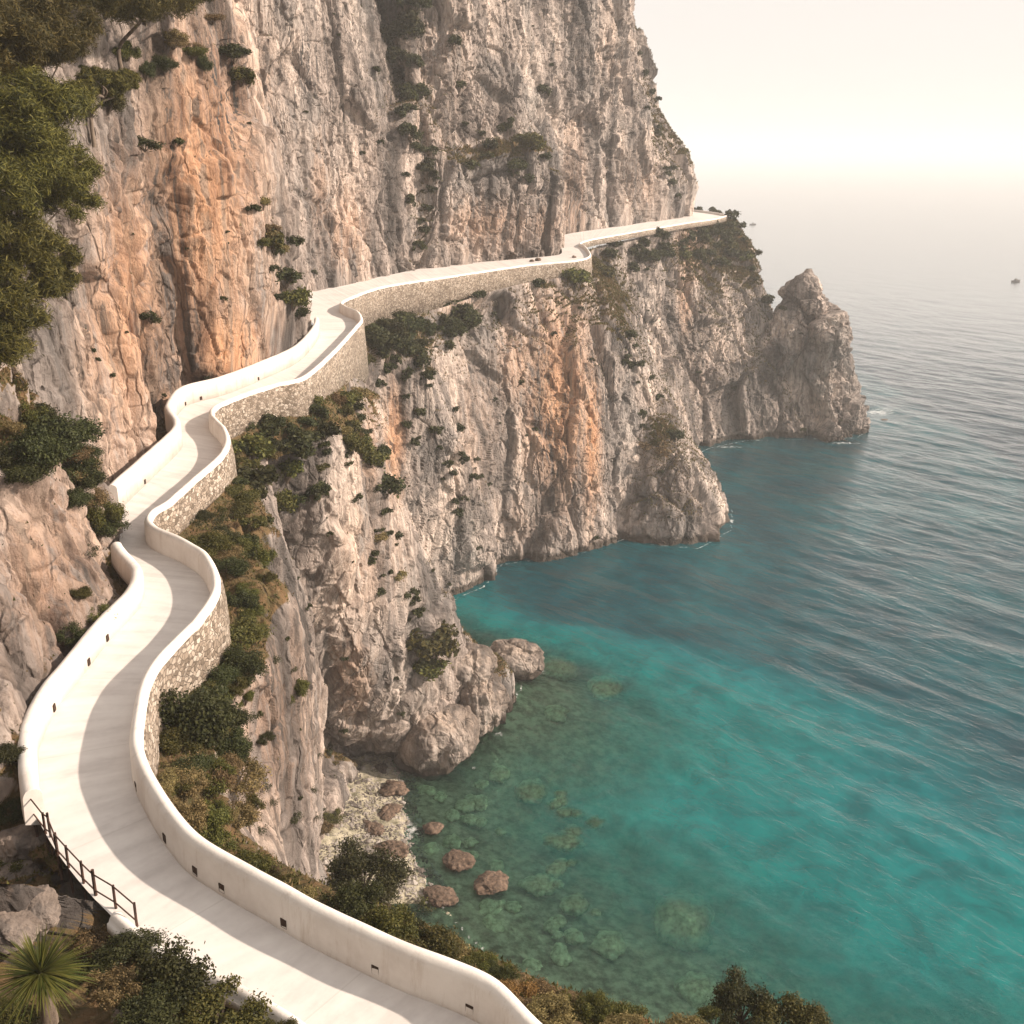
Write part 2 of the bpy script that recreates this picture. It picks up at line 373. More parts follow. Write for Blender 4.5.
# ------------------------------------------------------------------ cliffs: sheets lofted through world-space profiles
ZB = {}   # depth lookup for planting things on the rock
GB = 2
zd = np.full((1400 // GB, 1400 // GB), 1e9, np.float32); zi = np.full(zd.shape, -1, np.int64); allP = []; allN = []; allS = []; base_i = 0
def register(P, Nn):
    global base_i
    px, py, t = proj(P); ok = (px > -180) & (px < 1210) & (py > -180) & (py < 1210) & (P[:, 1] > 2)
    idx = np.nonzero(ok)[0]; ix = ((px[idx] + 180) / GB).astype(int); iy = ((py[idx] + 180) / GB).astype(int)
    o = np.argsort(-t[idx]); idx, ix, iy = idx[o], ix[o], iy[o]
    tt = t[idx]; m = tt < zd[iy, ix]
    # far-to-near order: the last write is the nearest
    zi[iy[m], ix[m]] = idx[m] + base_i; zd[iy[m], ix[m]] = tt[m]
    allP.append(P); allN.append(Nn); base_i += len(P)
def hit(px, py):
    ix = int((px + 180) / GB); iy = int((py + 180) / GB)
    y0, y1, x0, x1 = max(iy - 1, 0), iy + 2, max(ix - 1, 0), ix + 2
    w = zd[y0:y1, x0:x1]
    if w.size == 0 or w.min() > 1e8: return None
    k = zi[y0:y1, x0:x1].ravel()[int(np.argmin(w))]
    return PP[k], NN[k]

def blob(px, py, spots):
    r = np.zeros(px.shape, np.float32)
    for cx, cy, rx, ry, a in spots:
        r = np.maximum(r, a * np.exp(-((px - cx) / rx) ** 2 - ((py - cy) / ry) ** 2))
    return r

def rock_disp(P, amp=1.0, boulder=None):
    """outward displacement of a rock surface, metres"""
    wp = P + .8 * np.stack([perlin(P * .25, 31), perlin(P * .25, 32), perlin(P * .12, 33)], -1) + .10 * np.stack([perlin(P * 1.6, 34), perlin(P * 1.6, 35), perlin(P * 1.1, 36)], -1)
    d = 2.0 * fbm(wp * [.085, .085, .04], 3, 1)
    d += .30 * ridged(wp * [.33, .33, .035], 2, 5)            # vertical flutes
    d += facets(wp, (.17, .17, .075), 2.3, 11, .9)
    d += facets(wp, (.50, .50, .30), .62, 12, .30)
    d += facets(P + .3 * (wp - P), (1.25, 1.25, .8), .34, 14, .12, 26.)
    d += facets(P, (3.0, 3.0, 2.1), .11, 13, 0, 20.)
    zb = P[..., 2] * .42 + 1.5 * perlin(P * [.12, .12, .05], 77) + .5 * perlin(P * [.7, .7, .4], 79); tr_ = zb - np.floor(zb)
    d += .38 * (tr_ ** 3) * (1 - sstep(.82, 1.0, tr_)) * sstep(.0, .35, perlin(P * [.16, .16, .12], 78) + .1)        # broken bedding ledges
    d += .06 * fbm(P * [4.5, 4.5, 3.0], 3, 25, .65)
    return d * amp

def sheet(name, cols, nrow, amp, spots_o, spots_g, cols_amp=None, top_fade=1.2, label=None, ledge_soil=1.0, maxn=260, step=1.35):
    dense = []
    for c in cols:
        c = np.asarray(c, float); q = catmull(c, 40)
        px, py, t = proj((q[1:] + q[:-1]) / 2)
        inf = ((px > -60) & (px < 1090) & (py > -50) & (py < 1080)).astype(float)
        w = (1 / t) * (.18 + .82 * inf)
        dense.append(resample(q, nrow, w))
    G = np.stack(dense)                                     # (ncol, nrow, 3)
    ns = []
    for i in range(len(cols) - 1):
        px0, py0, t0 = proj(G[i]); px1, py1, t1 = proj(G[i + 1])
        inf = (px0 > -80) & (px0 < 1100) & (py0 > -60) & (py0 < 1090)
        dd = np.hypot(px1 - px0, py1 - py0)
        d3 = np.linalg.norm(G[i + 1] - G[i], axis=1) / np.minimum(t0, t1) * 1000 * .6
        d = max(dd[inf].max() if inf.any() else 0, np.median(d3)) if inf.any() else 20
        ns.append(int(min(maxn, max(8, d / step))))
    A = catmull(G, ns)
    ca = np.ones(len(cols)) if cols_amp is None else np.array(cols_amp, float)
    am = np.interp(np.arange(len(A)), np.concatenate([[0], np.cumsum(ns)]), ca)
    du = np.gradient(A, axis=0); dv = np.gradient(A, axis=1)
    Nn = np.cross(du, dv); Nn /= np.linalg.norm(Nn, axis=2, keepdims=True) + 1e-9
    # smooth the normals
    for _ in range(6):
        Nn[1:-1] = (Nn[:-2] + Nn[1:-1] * 2 + Nn[2:]) / 4; Nn[:, 1:-1] = (Nn[:, :-2] + Nn[:, 1:-1] * 2 + Nn[:, 2:]) / 4
    s = np.sign(np.median((Nn * (CAM - A)).sum(2)))
    Nn *= s / (np.linalg.norm(Nn, axis=2, keepdims=True) + 1e-9)
    al = np.concatenate([np.zeros((len(A), 1)), np.cumsum(np.linalg.norm(np.diff(A, axis=1), axis=2), axis=1)], 1)
    fade = sstep(0, top_fade, al)
    d = rock_disp(A, 1.0)
    d = d * am[:, None]
    d = d * amp - .25
    if name == 'upper_cliff': d = d - np.maximum(d - (.02 + .16 * al), 0) * (1 - sstep(3.5, 8.0, al + 1.2 * perlin(A * .4, 91)))
    d = np.where(fade < 1, d * fade, d)
    P = A + Nn * d[..., None]
    gu = np.gradient(P, axis=0); gv = np.gradient(P, axis=1); N2 = np.cross(gu, gv) * s; N2 /= np.linalg.norm(N2, axis=2, keepdims=True) + 1e-9
    px, py, t = proj(P)
    o = blob(px, py, spots_o); g = blob(px, py, spots_g)
    soil = sstep(.42, .8, N2[..., 2] * .35 + Nn[..., 2] * .8) * ledge_soil
    nc, nr = P.shape[:2]
    far_ = (P[..., 1] > 108) & (P[..., 2] < 24 + 4 * perlin(P * .15, 9)) & (np.hypot((px - 655) / 22, (py - 432) / 14) > 1)
    soil = np.where(far_, soil * .15, soil)
    fc = grid_faces(nc, nr)
    if s < 0: fc = fc[:, ::-1]
    ob = mk(name, P.reshape(-1, 3), fc, ROCK, smooth=False, attrs={'orange': o, 'grey': g, 'soil': soil})
    struct(ob, label, 'cliff')
    register(P.reshape(-1, 3), N2.reshape(-1, 3)); allS.append(soil.reshape(-1))
    print(name, P.shape)
    return ob

up = [
 [(7, 4.9, 31.9), (6.8, 3.5, 33), (6.5, 1, 36), (6, -3, 39), (5, -8, 43), (4, -14, 50)],
 [(.9, 7.2, 31.9), (.9, 5.8, 33), (.6, 3, 36), (.3, -1, 39.5), (-1, -6, 43), (-3, -14, 50)],
 [(-3.1, 11.0, 31.9), (-3.6, 10, 32), (-4.5, 7.5, 33.4), (-6, 4, 36.5), (-8, -1, 41), (-12, -8, 50)],
 [(-4.6, 11.95, 31.9), (-5.2, 11.1, 31.9), (-6.5, 9.5, 33), (-9, 6.5, 36), (-12, 2, 41), (-18, -4, 52)],
 [(-5.7, 12.5, 31.9), (-6.5, 12, 31.7), (-8, 11, 32.6), (-10.5, 9, 35.5), (-14, 6, 41), (-21, 1, 53)],
 [(-7.1, 13.8, 31.9), (-7.8, 13.3, 31.7), (-9, 12.8, 32.8), (-11.5, 12, 35.5), (-15, 10, 41), (-23, 7, 54)],
 [(-8.3, 15.05, 31.9), (-9, 14.9, 31.9), (-10, 14.9, 33.4), (-12, 15, 36.5), (-16, 15, 42), (-25, 13, 55)],
 [(-9.2, 16.3, 31.9), (-9.9, 16.7, 32.3), (-10.9, 17, 34.2), (-12.8, 17.5, 37.5), (-16.5, 18, 43), (-26, 18, 56)],
 [(-10.4, 18.6, 32), (-10.9, 18.7, 33), (-11.3, 19, 34.5), (-11.8, 19.4, 36.5), (-13.2, 20, 38.5), (-16, 21, 42), (-26, 23, 57)],
 [(-10.7, 20.1, 32), (-11.2, 20.4, 33.2), (-11.5, 20.8, 35), (-12, 21.3, 37), (-13.2, 22, 39), (-16, 23, 42.5), (-26, 26, 57)],
 [(-10.8, 21.6, 32), (-11.3, 22, 33.3), (-11.7, 22.5, 35.2), (-12.3, 23.2, 37), (-13.5, 24, 38.3), (-16.5, 25, 42), (-26, 29, 57)],
 [(-10.85, 23.3, 32), (-11.3, 23.8, 33.5), (-11.8, 24.5, 35.2), (-12.4, 25.2, 37), (-13.7, 26, 38), (-17, 27, 42), (-26, 31, 57)],
 [(-10.9, 25.5, 32), (-11.5, 26.2, 33.2), (-12, 26.8, 34.8), (-12.8, 27.5, 36.3), (-14.2, 28.2, 37.2), (-17.5, 29, 42), (-26, 33, 57)],
 [(-12.2, 28.7, 32), (-12.4, 29.0, 33), (-12.6, 29.4, 34.2), (-13.3, 29.6, 35.6), (-14.5, 30, 36.6), (-17.5, 31, 41), (-24, 34, 57)],
 [(-13.4, 32, 32), (-13.7, 32.2, 33), (-14.2, 32, 34.5), (-15, 32, 36.5), (-15.8, 32.3, 40), (-16.6, 33, 45), (-19, 36, 57)],
 [(-14.3, 34, 32), (-14.6, 34, 34), (-14.8, 34.3, 38), (-15, 34.6, 42), (-15.6, 35, 46), (-16.6, 36, 50), (-19, 39, 60)],
 [(-14.4, 36.9, 32), (-14.8, 37, 38), (-14.9, 37, 44), (-15.5, 37.4, 49), (-18, 39, 60)],
 [(-14.5, 41, 32), (-14.7, 41, 38), (-14.8, 41, 45), (-15.2, 41.3, 51), (-17, 42, 62)],
 [(-16.7, 45.5, 32), (-16.4, 45.5, 38), (-15.7, 45.5, 45), (-15.8, 46, 52), (-17, 47, 64)],
 [(-17.2, 49.5, 32), (-16.8, 49.5, 38), (-15.7, 49.5, 46), (-15.8, 50, 53), (-17, 51, 65)],
 [(-15.5, 51.6, 32), (-15.2, 52, 40), (-15, 52, 47), (-15.3, 52.5, 54), (-16.5, 53, 66)],
 [(-14.4, 55.2, 32), (-14.2, 55.5, 38), (-14.2, 56, 45), (-14.5, 56.5, 53), (-16, 58, 66)],
 [(-13.3, 60.3, 32), (-13.4, 60.5, 37), (-13.8, 61, 43), (-14.7, 62, 50), (-17, 63, 58), (-20, 66, 70)],
 [(-13.4, 68, 32), (-13.6, 68, 36), (-14.6, 69, 42), (-17, 70, 48), (-19.5, 71, 55), (-22, 73, 62), (-25, 76, 75)],
 [(-14.9, 74.5, 31.8), (-15.4, 75, 36), (-17, 76, 42), (-20, 77, 48), (-23, 78, 55), (-26, 79, 62), (-29, 81, 75)],
 [(-19, 84, 31.6), (-20.5, 86, 38), (-23, 88, 46), (-26, 90, 55), (-28, 92, 64), (-29, 93, 75)],
 [(-18.6, 94, 31.5), (-19.2, 95, 38), (-19.5, 96, 46), (-20, 98, 55), (-20.5, 100, 64), (-21, 102, 76)],
 [(-16.6, 100, 31.5), (-16.6, 101.5, 38), (-16, 103, 46), (-15.5, 105, 55), (-15.5, 107, 65), (-15.5, 109, 78)],
 [(-13.4, 106.7, 31.5), (-13.0, 107.5, 38), (-13.0, 108, 46), (-14.6, 109, 53), (-15.6, 111, 62), (-16, 113, 78)],
 [(-10.6, 112, 31.5), (-10.4, 115.5, 38), (-10.9, 121, 46), (-13.2, 128, 52), (-15, 132, 60), (-15.5, 134, 78)],
 [(-8.6, 114.5, 31.5), (-8, 115.5, 38), (-8.8, 117, 46), (-10.6, 119.5, 52), (-11.3, 121, 60), (-11.5, 124, 78)],
 [(-4.1, 121, 31.5), (-4.1, 119.8, 38), (-4.3, 120.3, 43), (-4.5, 123, 45.5), (-4.8, 123.5, 52), (-5, 125, 60), (-5, 128, 80)],
 [(.6, 125.2, 31.5), (.6, 123.5, 38), (.2, 124, 43.5), (-.6, 127.5, 45.5), (-1.4, 128, 52), (-1.9, 129, 60), (-2, 131, 80)],
 [(4.5, 127.6, 31.6), (4.3, 127.3, 38), (3.2, 128, 43), (1.4, 130.5, 46), (.5, 131, 53), (0, 132, 62), (-.5, 133, 80)],
 [(6.5, 132.5, 31.7), (6.2, 132.5, 38), (5.2, 133, 43), (3.6, 135, 46), (2.6, 135.5, 53), (2.1, 136.5, 62), (1.6, 138, 80)],
 [(6.6, 141, 31.8), (5, 143, 38), (4.4, 144, 43), (3.2, 145, 48), (2.2, 146, 56), (1.8, 147, 66), (1.5, 148, 82)],
 [(7.6, 152, 32.3), (8, 154, 38), (8.2, 155, 46), (8.5, 156, 56), (9, 158, 66), (9, 160, 86)],
 [(17.2, 163.5, 32.7), (17.3, 165, 40), (17.3, 166, 50), (17, 168, 60), (16.8, 170, 72), (16.5, 173, 90)],
 [(30, 182, 33), (30.4, 183, 38), (28.5, 184, 44), (26.5, 185, 48), (23.3, 186, 55.5), (19.5, 187, 67), (15, 190, 85)],
 [(32, 188, 33), (31.2, 190, 38), (28.7, 192, 46), (25, 195, 55), (20, 197, 67), (14, 200, 85)],
 [(27, 205, 33), (24, 207, 45), (20, 210, 60), (12, 212, 85)],
]
up_amp = [.3, .3, .3, .35, .45, .55, .65, .75, .85, .9, .9, .9, .85, .75, .75, .8, .8, .8, .8, .75, .75, .75, .75, .8, .8, 1, 1, 1.1, 1.1, 1.2, 1.2, 1.3, 1.2, 1.2, 1.2, 1.2, 1.3, 1.3, 1.2, 1.2, 1.2]
for c_ in up:
    b_ = np.array(c_[0]); q_ = Rc[int(np.argmin(np.linalg.norm(Rc[:, :2] - b_[:2], axis=1)))]; d_ = q_ - b_; d_[2] = 0; d_ /= np.linalg.norm(d_) + 1e-9
    c_.insert(0, tuple(b_ + d_ * .6 + np.array([0, 0, -.45])))
O_up = [(200, 200, 75, 230, .95), (130, 300, 60, 190, .85), (270, 300, 35, 80, .5), (430, 60, 60, 90, .3), (380, 150, 40, 60, .3), (50, 570, 90, 150, .6), (20, 880, 70, 90, .5), (250, 120, 40, 120, .4), (225, 350, 55, 70, 1.0), (170, 420, 30, 60, .8), (345, 235, 30, 55, .55), (320, 190, 14, 80, .5),  # stains, plus the sunlit gold of the near-left rock put into the colour
        (490, 225, 55, 35, .6), (575, 200, 18, 90, .55), (545, 225, 20, 30, .6), (610, 60, 30, 60, .3), (640, 180, 30, 50, .4), (440, 120, 40, 60, .3)]
G_up = [(225, 90, 25, 70, .8), (530, 190, 35, 50, .8), (360, 90, 60, 90, .35), (640, 110, 40, 60, .3), (90, 330, 20, 80, .5), (300, 60, 40, 60, .6), (590, 60, 20, 90, .4)]
sheet('upper_cliff', up, 640, .62, O_up, G_up, up_amp, label='tall limestone cliffs rising above the inner side of the road')

lo = [
 [(9.2, 6.7, 31), (11, 8, 30), (14, 13, 22), (19, 20, 8), (23, 26, -2), (27, 32, -8)],
 [(5.6, 7.8, 31.3), (7, 9.6, 30.6), (9.5, 14, 22), (13, 22, 8), (17, 30, -2), (20, 35, -8)],
 [(3.1, 9.1, 31.4), (4.6, 11.4, 31), (6.4, 15.5, 23), (8, 24, 9), (11, 34, -2), (14, 38, -8)],
 [(.9, 10.5, 31.4), (2.1, 12.8, 31), (2.8, 16, 23), (3, 26, 9), (4, 38, 0), (7, 42, -6)],
 [(-1.4, 11.9, 31.4), (-.5, 14, 31), (0, 17, 23), (-1, 27, 9), (0, 42, 0), (4, 46, -5)],
 [(-3.4, 13.1, 31.4), (-2.5, 15.3, 31), (-1.8, 18, 24), (-3.5, 28, 9), (-4.5, 46, 0), (-1, 51, -3)],
 [(-5.1, 14.3, 31.4), (-3.9, 16.8, 30.4), (-3.4, 19.5, 24), (-5.5, 31, 9), (-7.8, 48, 1), (-4, 54, -1.5)],
 [(-6.2, 15.4, 31.4), (-5.3, 18.4, 30.2), (-5.1, 21.5, 24), (-7.2, 33, 11), (-11, 50, 1.5), (-8, 55, -1)],
 [(-7.8, 18.5, 31.4), (-6.5, 20.6, 30.8), (-6.6, 24, 24), (-8.4, 36, 12), (-11.9, 51.5, 1.5), (-10, 57, -1)],
 [(-8, 20.7, 31.2), (-6.8, 22.3, 30.4), (-7.2, 27, 23.5), (-8.9, 38, 14), (-12.2, 52.5, 2), (-11, 58, -.7)],
 [(-7.9, 24.3, 31.1), (-6.7, 25.5, 30.2), (-7.5, 30, 24), (-9.2, 40, 15.5), (-12.2, 54, 3), (-11.5, 59, -.6)],
 [(-8.9, 27.1, 31.2), (-7.4, 29, 30.2), (-8, 34, 24), (-9.5, 42, 17), (-12.3, 55, 4), (-12, 60, -.5)],
 [(-11.4, 30, 31.5), (-8.9, 32, 30.3), (-8.4, 37, 25), (-9.7, 44, 18), (-12.5, 56, 5), (-12, 61, -.4)],
 [(-11.3, 34.8, 31.5), (-9.3, 36.5, 30.1), (-9, 40.5, 26), (-10.2, 46, 19), (-12.7, 57, 6), (-12.3, 62.5, -.4)],
 [(-11.4, 38.9, 31.4), (-10.7, 41.3, 29.8), (-11.8, 45.5, 25), (-13.2, 51, 18), (-13.8, 58, 7), (-11.5, 64, -.3)],
 [(-13.3, 43.5, 31.2), (-12.3, 45, 29.4), (-13.7, 49, 23), (-14.6, 54, 15), (-14.2, 60.5, 6), (-12.3, 66.2, -.3)],
 [(-13.1, 46.6, 31.1), (-11.4, 48, 29.5), (-11.6, 51, 23), (-12, 55, 15), (-12, 61, 6), (-11, 66.5, -.5)],
 [(-12.0, 49.5, 31.0), (-9.7, 50.6, 29.4), (-9.6, 53, 22), (-9.6, 56.5, 14), (-9, 62.5, 5), (-8, 67, -.8)],
 [(-10.7, 54, 30.9), (-8.6, 54.5, 28.9), (-8.3, 56, 22), (-7.8, 59, 14), (-6.6, 64, 5.5), (-5.3, 67.5, -1.5)],
 [(-10.5, 58, 30.6), (-8.5, 58.5, 28.4), (-7.9, 60, 21.5), (-7.0, 63, 14), (-5.2, 66, 6.5), (-2.9, 69, 1.2), (-2.5, 70, -4)],
 [(-10.5, 64, 30.2), (-8.4, 63, 26.8), (-7.5, 64.5, 20.3), (-5.3, 68, 12.4), (-3.6, 70, 7), (-1, 71.5, 2), (-.3, 72.5, -4)],
 [(-10.4, 68, 29), (-8.8, 68, 26), (-7.6, 68.8, 19), (-5.1, 71.5, 11), (-3.4, 73.5, 6.5), (-.4, 75.5, 1.5), (.6, 76.5, -4)],
 [(-11, 71.5, 29), (-9.8, 72, 26), (-8.8, 73, 19), (-7, 76, 11), (-6, 78, 6), (-4, 80, .5), (-3, 81, -4)],
 [(-12.7, 75.8, 29), (-12, 77, 26), (-11.6, 78, 19), (-11, 81, 11), (-10, 84, 5), (-8.6, 86.5, 0), (-8, 87.5, -5)],
 [(-13.1, 79, 28.8), (-11.5, 82, 26.5), (-10.5, 84, 19), (-9.2, 88, 10), (-8, 91, 4), (-7, 93.5, 0), (-6.5, 94, -5)],
 [(-12.2, 86, 29.3), (-10, 86.5, 26.5), (-8, 88, 19), (-6, 91.5, 10), (-4.6, 95, 4), (-3.6, 97.5, 0), (-3, 98, -5)],
 [(-10.4, 92, 29.3), (-7.9, 90, 25.5), (-5.6, 90.5, 20), (-3.4, 94, 13), (-2, 97, 8), (-1.8, 99.5, 0), (-1.5, 100, -5)],
 [(-9, 96, 29.3), (-6.6, 95, 25.5), (-4.8, 96.5, 20), (-3, 99.5, 13), (-2, 101.5, 8), (-1.6, 103.5, 0), (-1.3, 104, -5)],
 [(-6.4, 101.5, 29.3), (-4.6, 101.5, 25), (-2.8, 102.5, 20), (-1, 104, 12), (0, 104.5, 6), (.5, 105.5, 0), (.8, 106, -6)],
 [(-2.6, 106.6, 29.9), (-1.2, 106, 25), (.5, 106, 18), (2.5, 106.5, 10), (3.5, 106, 0), (4, 106, -6)],
 [(1.5, 112.3, 30.2), (2.6, 110, 25), (4, 108.5, 18), (6.5, 108, 10), (8, 107.5, 0), (8.3, 107, -6)],
 [(7.6, 119.5, 30.3), (8.8, 116.5, 25), (10, 113.5, 18), (11, 112, 10), (11.8, 110.5, 0), (12.2, 110, -6)],
 [(9.7, 124.6, 30.4), (12, 122, 26), (15, 119.5, 20), (15.6, 118, 13), (14.6, 115.5, 7), (13.3, 112.5, 0), (13.3, 112, -6)],
 [(9.9, 131, 30.6), (13, 127, 26), (16.3, 122, 20), (17.7, 119, 13.5), (17.5, 115.5, 9), (17, 110.5, 1), (17, 109.5, -6)],
 [(9.5, 137, 31), (14, 131, 25.5), (17, 125, 19), (19.5, 120.5, 13), (21.5, 115, 8), (22, 109.5, 1), (22.5, 108.5, -6)],
 [(10.8, 140, 31.3), (14.5, 135, 25), (18, 128, 18), (21.5, 124, 12), (24.5, 119.5, 7), (26.3, 115, 1), (27, 114.5, -6)],
 [(12.3, 143, 31.5), (15, 139, 25), (18, 133, 18), (22, 129, 12), (25, 126, 6), (27.6, 122, 1), (28.5, 122, -6)],
 [(14.5, 146, 31.7), (16, 143, 25), (18.5, 140, 18), (21, 138, 12), (23, 136, 6), (25, 134, 0), (26, 134, -6)],
 [(17.8, 150.5, 31.9), (19, 149, 25), (21.5, 147.5, 18), (23.5, 147, 12), (25.5, 146.5, 6), (27, 146, 0), (27, 146, -6)],
 [(22.5, 157, 32.2), (24, 154.5, 24), (26, 153.5, 16), (28, 152.5, 8), (30.5, 151.5, 0), (31, 151, -6)],
 [(28, 166, 32.4), (30, 160.5, 24), (33, 157.5, 16), (36, 156, 8), (38, 155.5, 0), (38, 155, -6)],
 [(35, 177, 32.6), (37.5, 168, 25.5), (39, 162.5, 18), (41, 158, 9), (43.5, 156.2, 0), (44, 156, -6)],
 [(37.6, 181.5, 32.7), (40, 174, 28.5), (43, 169, 21), (45, 163, 13), (47.5, 158, 4), (48.5, 156.5, 0), (49, 156, -6)],
 [(37.8, 185, 32.7), (40.5, 181, 27), (44, 177, 20), (46.5, 173, 10), (48.5, 169, 0), (49, 168, -6)],
 [(35.7, 195.5, 32.7), (38.5, 196, 20), (41, 196, 8), (43, 196, -1), (44, 196, -6)],
 [(28.7, 212, 32.7), (31, 215, 20), (33, 217, 8), (35, 218, -1), (36, 218, -6)],
]
lo_amp = [.3] * 6 + [.35, .4, .45, .5, .5, .5, .55, .6, .6, .6, .6, .65, .65, .65, .65, .65, .7, .8, .75, .75, .75, .8, .9, 1, 1, 1, .9, .8, .8, .8, .8, .9, 1.1, 1.2, 1.2, 1.1, 1.1, 1.2, 1.2, 1.2]
O_lo = [(560, 400, 42, 120, .95), (480, 420, 40, 90, .35), (700, 360, 50, 80, .3), (370, 560, 50, 90, .35), (592, 440, 12, 90, 1.0), (520, 360, 30, 60, .6), (395, 440, 14, 70, .9), (460, 300, 60, 20, .4), (370, 450, 14, 60, .6), (275, 720, 60, 140, .55), (350, 680, 30, 60, .55),
        (690, 250, 20, 40, .7), (685, 300, 12, 60, .6), (800, 380, 40, 60, .2), (440, 660, 30, 40, .3), (520, 520, 40, 40, .3)]
G_lo = [(640, 330, 40, 60, .6), (610, 400, 15, 60, .9), (575, 480, 60, 50, .1), (700, 320, 60, 60, .35), (740, 300, 40, 60, .3), (280, 700, 30, 120, .5), (310, 620, 20, 60, .5), (420, 420, 30, 80, .5)]
sheet('lower_cliff', lo, 720, .62, O_lo, G_lo, lo_amp, top_fade=1.4, label='limestone cliffs and spurs dropping from the road to the sea')

def lump(name, rings, amp, nr=260, nc=520, scale=1.0):
    """closed tapering rock: rings of (z, cx, cy, rx, ry)"""
    R = np.array(rings, float); q = catmull(R, 20); q = resample(q, nr)
    th = np.linspace(0, 2 * np.pi, nc, endpoint=False)
    x = q[:, 1:2] + q[:, 3:4] * np.cos(th); y = q[:, 2:3] + q[:, 4:5] * np.sin(th); z = np.repeat(q[:, 0:1], nc, 1)
    A = np.stack([x, y, z], -1); Nn = np.stack([np.cos(th) + 0 * x, np.sin(th) + 0 * x, .25 + 0 * x], -1); Nn /= np.linalg.norm(Nn, axis=2, keepdims=True)
    k = np.clip(q[:, 3] / 3, .15, 1)[:, None]
    P = A + Nn * (rock_disp(A) * amp * k)[..., None]
    px, py, t = proj(P)
    return P, grid_faces(nr, nc, True)
P1, f1 = lump('x', [(-6, 50, 163, 11, 7), (0, 49.6, 162.5, 9.4, 6), (5, 49.2, 163, 7.8, 5.4), (10, 48.7, 163.5, 6.4, 4.8), (15, 48.2, 164, 5.2, 4.4), (19, 47.9, 164.5, 3.5, 3.2), (22, 47.7, 165, 2.1, 2.0), (24.2, 47.7, 165, 1.1, 1.1), (25.9, 47.9, 165, .12, .12)], 1.35)
P2, f2 = lump('x', [(-6, 44, 162, 6, 5), (0, 44, 162, 5, 5), (8, 44, 163, 4.3, 4.5), (14, 44.4, 164, 3.6, 4), (18, 44.6, 165, 2.2, 2.6), (21, 44.9, 165, 1.0, 1.2), (23.2, 45.2, 165, .1, .1)], 1.2)
P3, f3 = lump('x', [(-6, 54.5, 161.5, 5.5, 4), (0, 54.5, 161.5, 4.4, 3.4), (3, 53.6, 162, 3.4, 3), (8, 52.2, 162.5, 2.4, 2.4), (13, 51.6, 163, 1.5, 1.6), (17.5, 51.1, 163.5, .12, .12)], 1.2)
P = np.concatenate([P1, P2, P3]); n1_ = P1.shape[0] * P1.shape[1]; fc = np.concatenate([f1, f2 + n1_, f3 + 2 * n1_])
o = mk('sea_stack', P.reshape(-1, 3), fc, ROCK, smooth=False, attrs={'orange': np.zeros(P.shape[:2]), 'grey': np.full(P.shape[:2], .2), 'soil': np.zeros(P.shape[:2])})
struct(o, 'jagged rock pinnacle at the seaward end of the far cliff', 'cliff'); register(P.reshape(-1, 3), np.tile([0, -1, 0.], (P.shape[0] * P.shape[1], 1)))
allS.append(np.zeros(len(allP[-1])))
PP = np.concatenate(allP); NN = np.concatenate(allN); SS = np.concatenate(allS)

# ------------------------------------------------------------------ road, walls
n = 2600
idx_l = np.linspace(0, len(Lw) - 1, len(Lw)); 
# matched stations: index pairs (L control, R control)
pairs = [(0, 0), (1, 1), (2, 2), (3, 3.8), (4, 5.4), (5, 6.6), (6, 7.4), (7, 8.6), (8, 9.8), (9, 10.6), (10, 11.4), (11, 12.4), (12, 13), (13, 14), (14, 15), (15, 16), (16, 17), (17, 18.2), (18, 22), (19, 23), (20, 24), (21, 26), (22, 26.6),
         (23, 28), (24, 29.4), (25, 30.4), (26, 31.6), (27, 33), (28, 34.2), (29, 36), (30, 37), (31, 37.7), (32, 38), (33, 38.6), (34, 39.3), (35, 40), (36, 40.7), (37, 41.4), (38, 42.2), (39, 43.4), (40, 45), (41, 46.3), (42, 47.7), (43, 49), (44, 51), (45, 53)]
nl, nrr = len(Lw) - 1, len(Rw) - 1
pr = np.array([p for p in pairs if p[0] <= nl and p[1] <= nrr], float)
if pr[-1, 0] < nl or pr[-1, 1] < nrr: pr = np.vstack([pr, [nl, nrr]])
def at_idx(c, i): i = i * 14; return np.stack([np.interp(i, np.arange(len(c)), c[:, k]) for k in range(3)], -1)
qq = np.linspace(0, len(pr) - 1, n)
Lp = at_idx(Lc, np.interp(qq, np.arange(len(pr)), pr[:, 0])); Rp = at_idx(Rc, np.interp(qq, np.arange(len(pr)), pr[:, 1]))
k = np.linspace(-.08, 1.0, 14)[None, :, None]
P = Lp[:, None] * (1 - k) + Rp[:, None] * k
P[..., 2] += .012 * perlin(P * .8, 3)
along = np.concatenate([[0], np.cumsum(np.linalg.norm(np.diff((Lp + Rp) / 2, axis=0), axis=1))])
o = mk('road', P.reshape(-1, 3), grid_faces(n, 14)[:, ::-1], CONCRETE, attrs={'along': np.repeat(along[:, None], 14, 1), 'across': np.repeat(k[0, :, 0][None] * 2, n, 0)})
struct(o, 'narrow pale concrete path winding along the cliff', 'road')

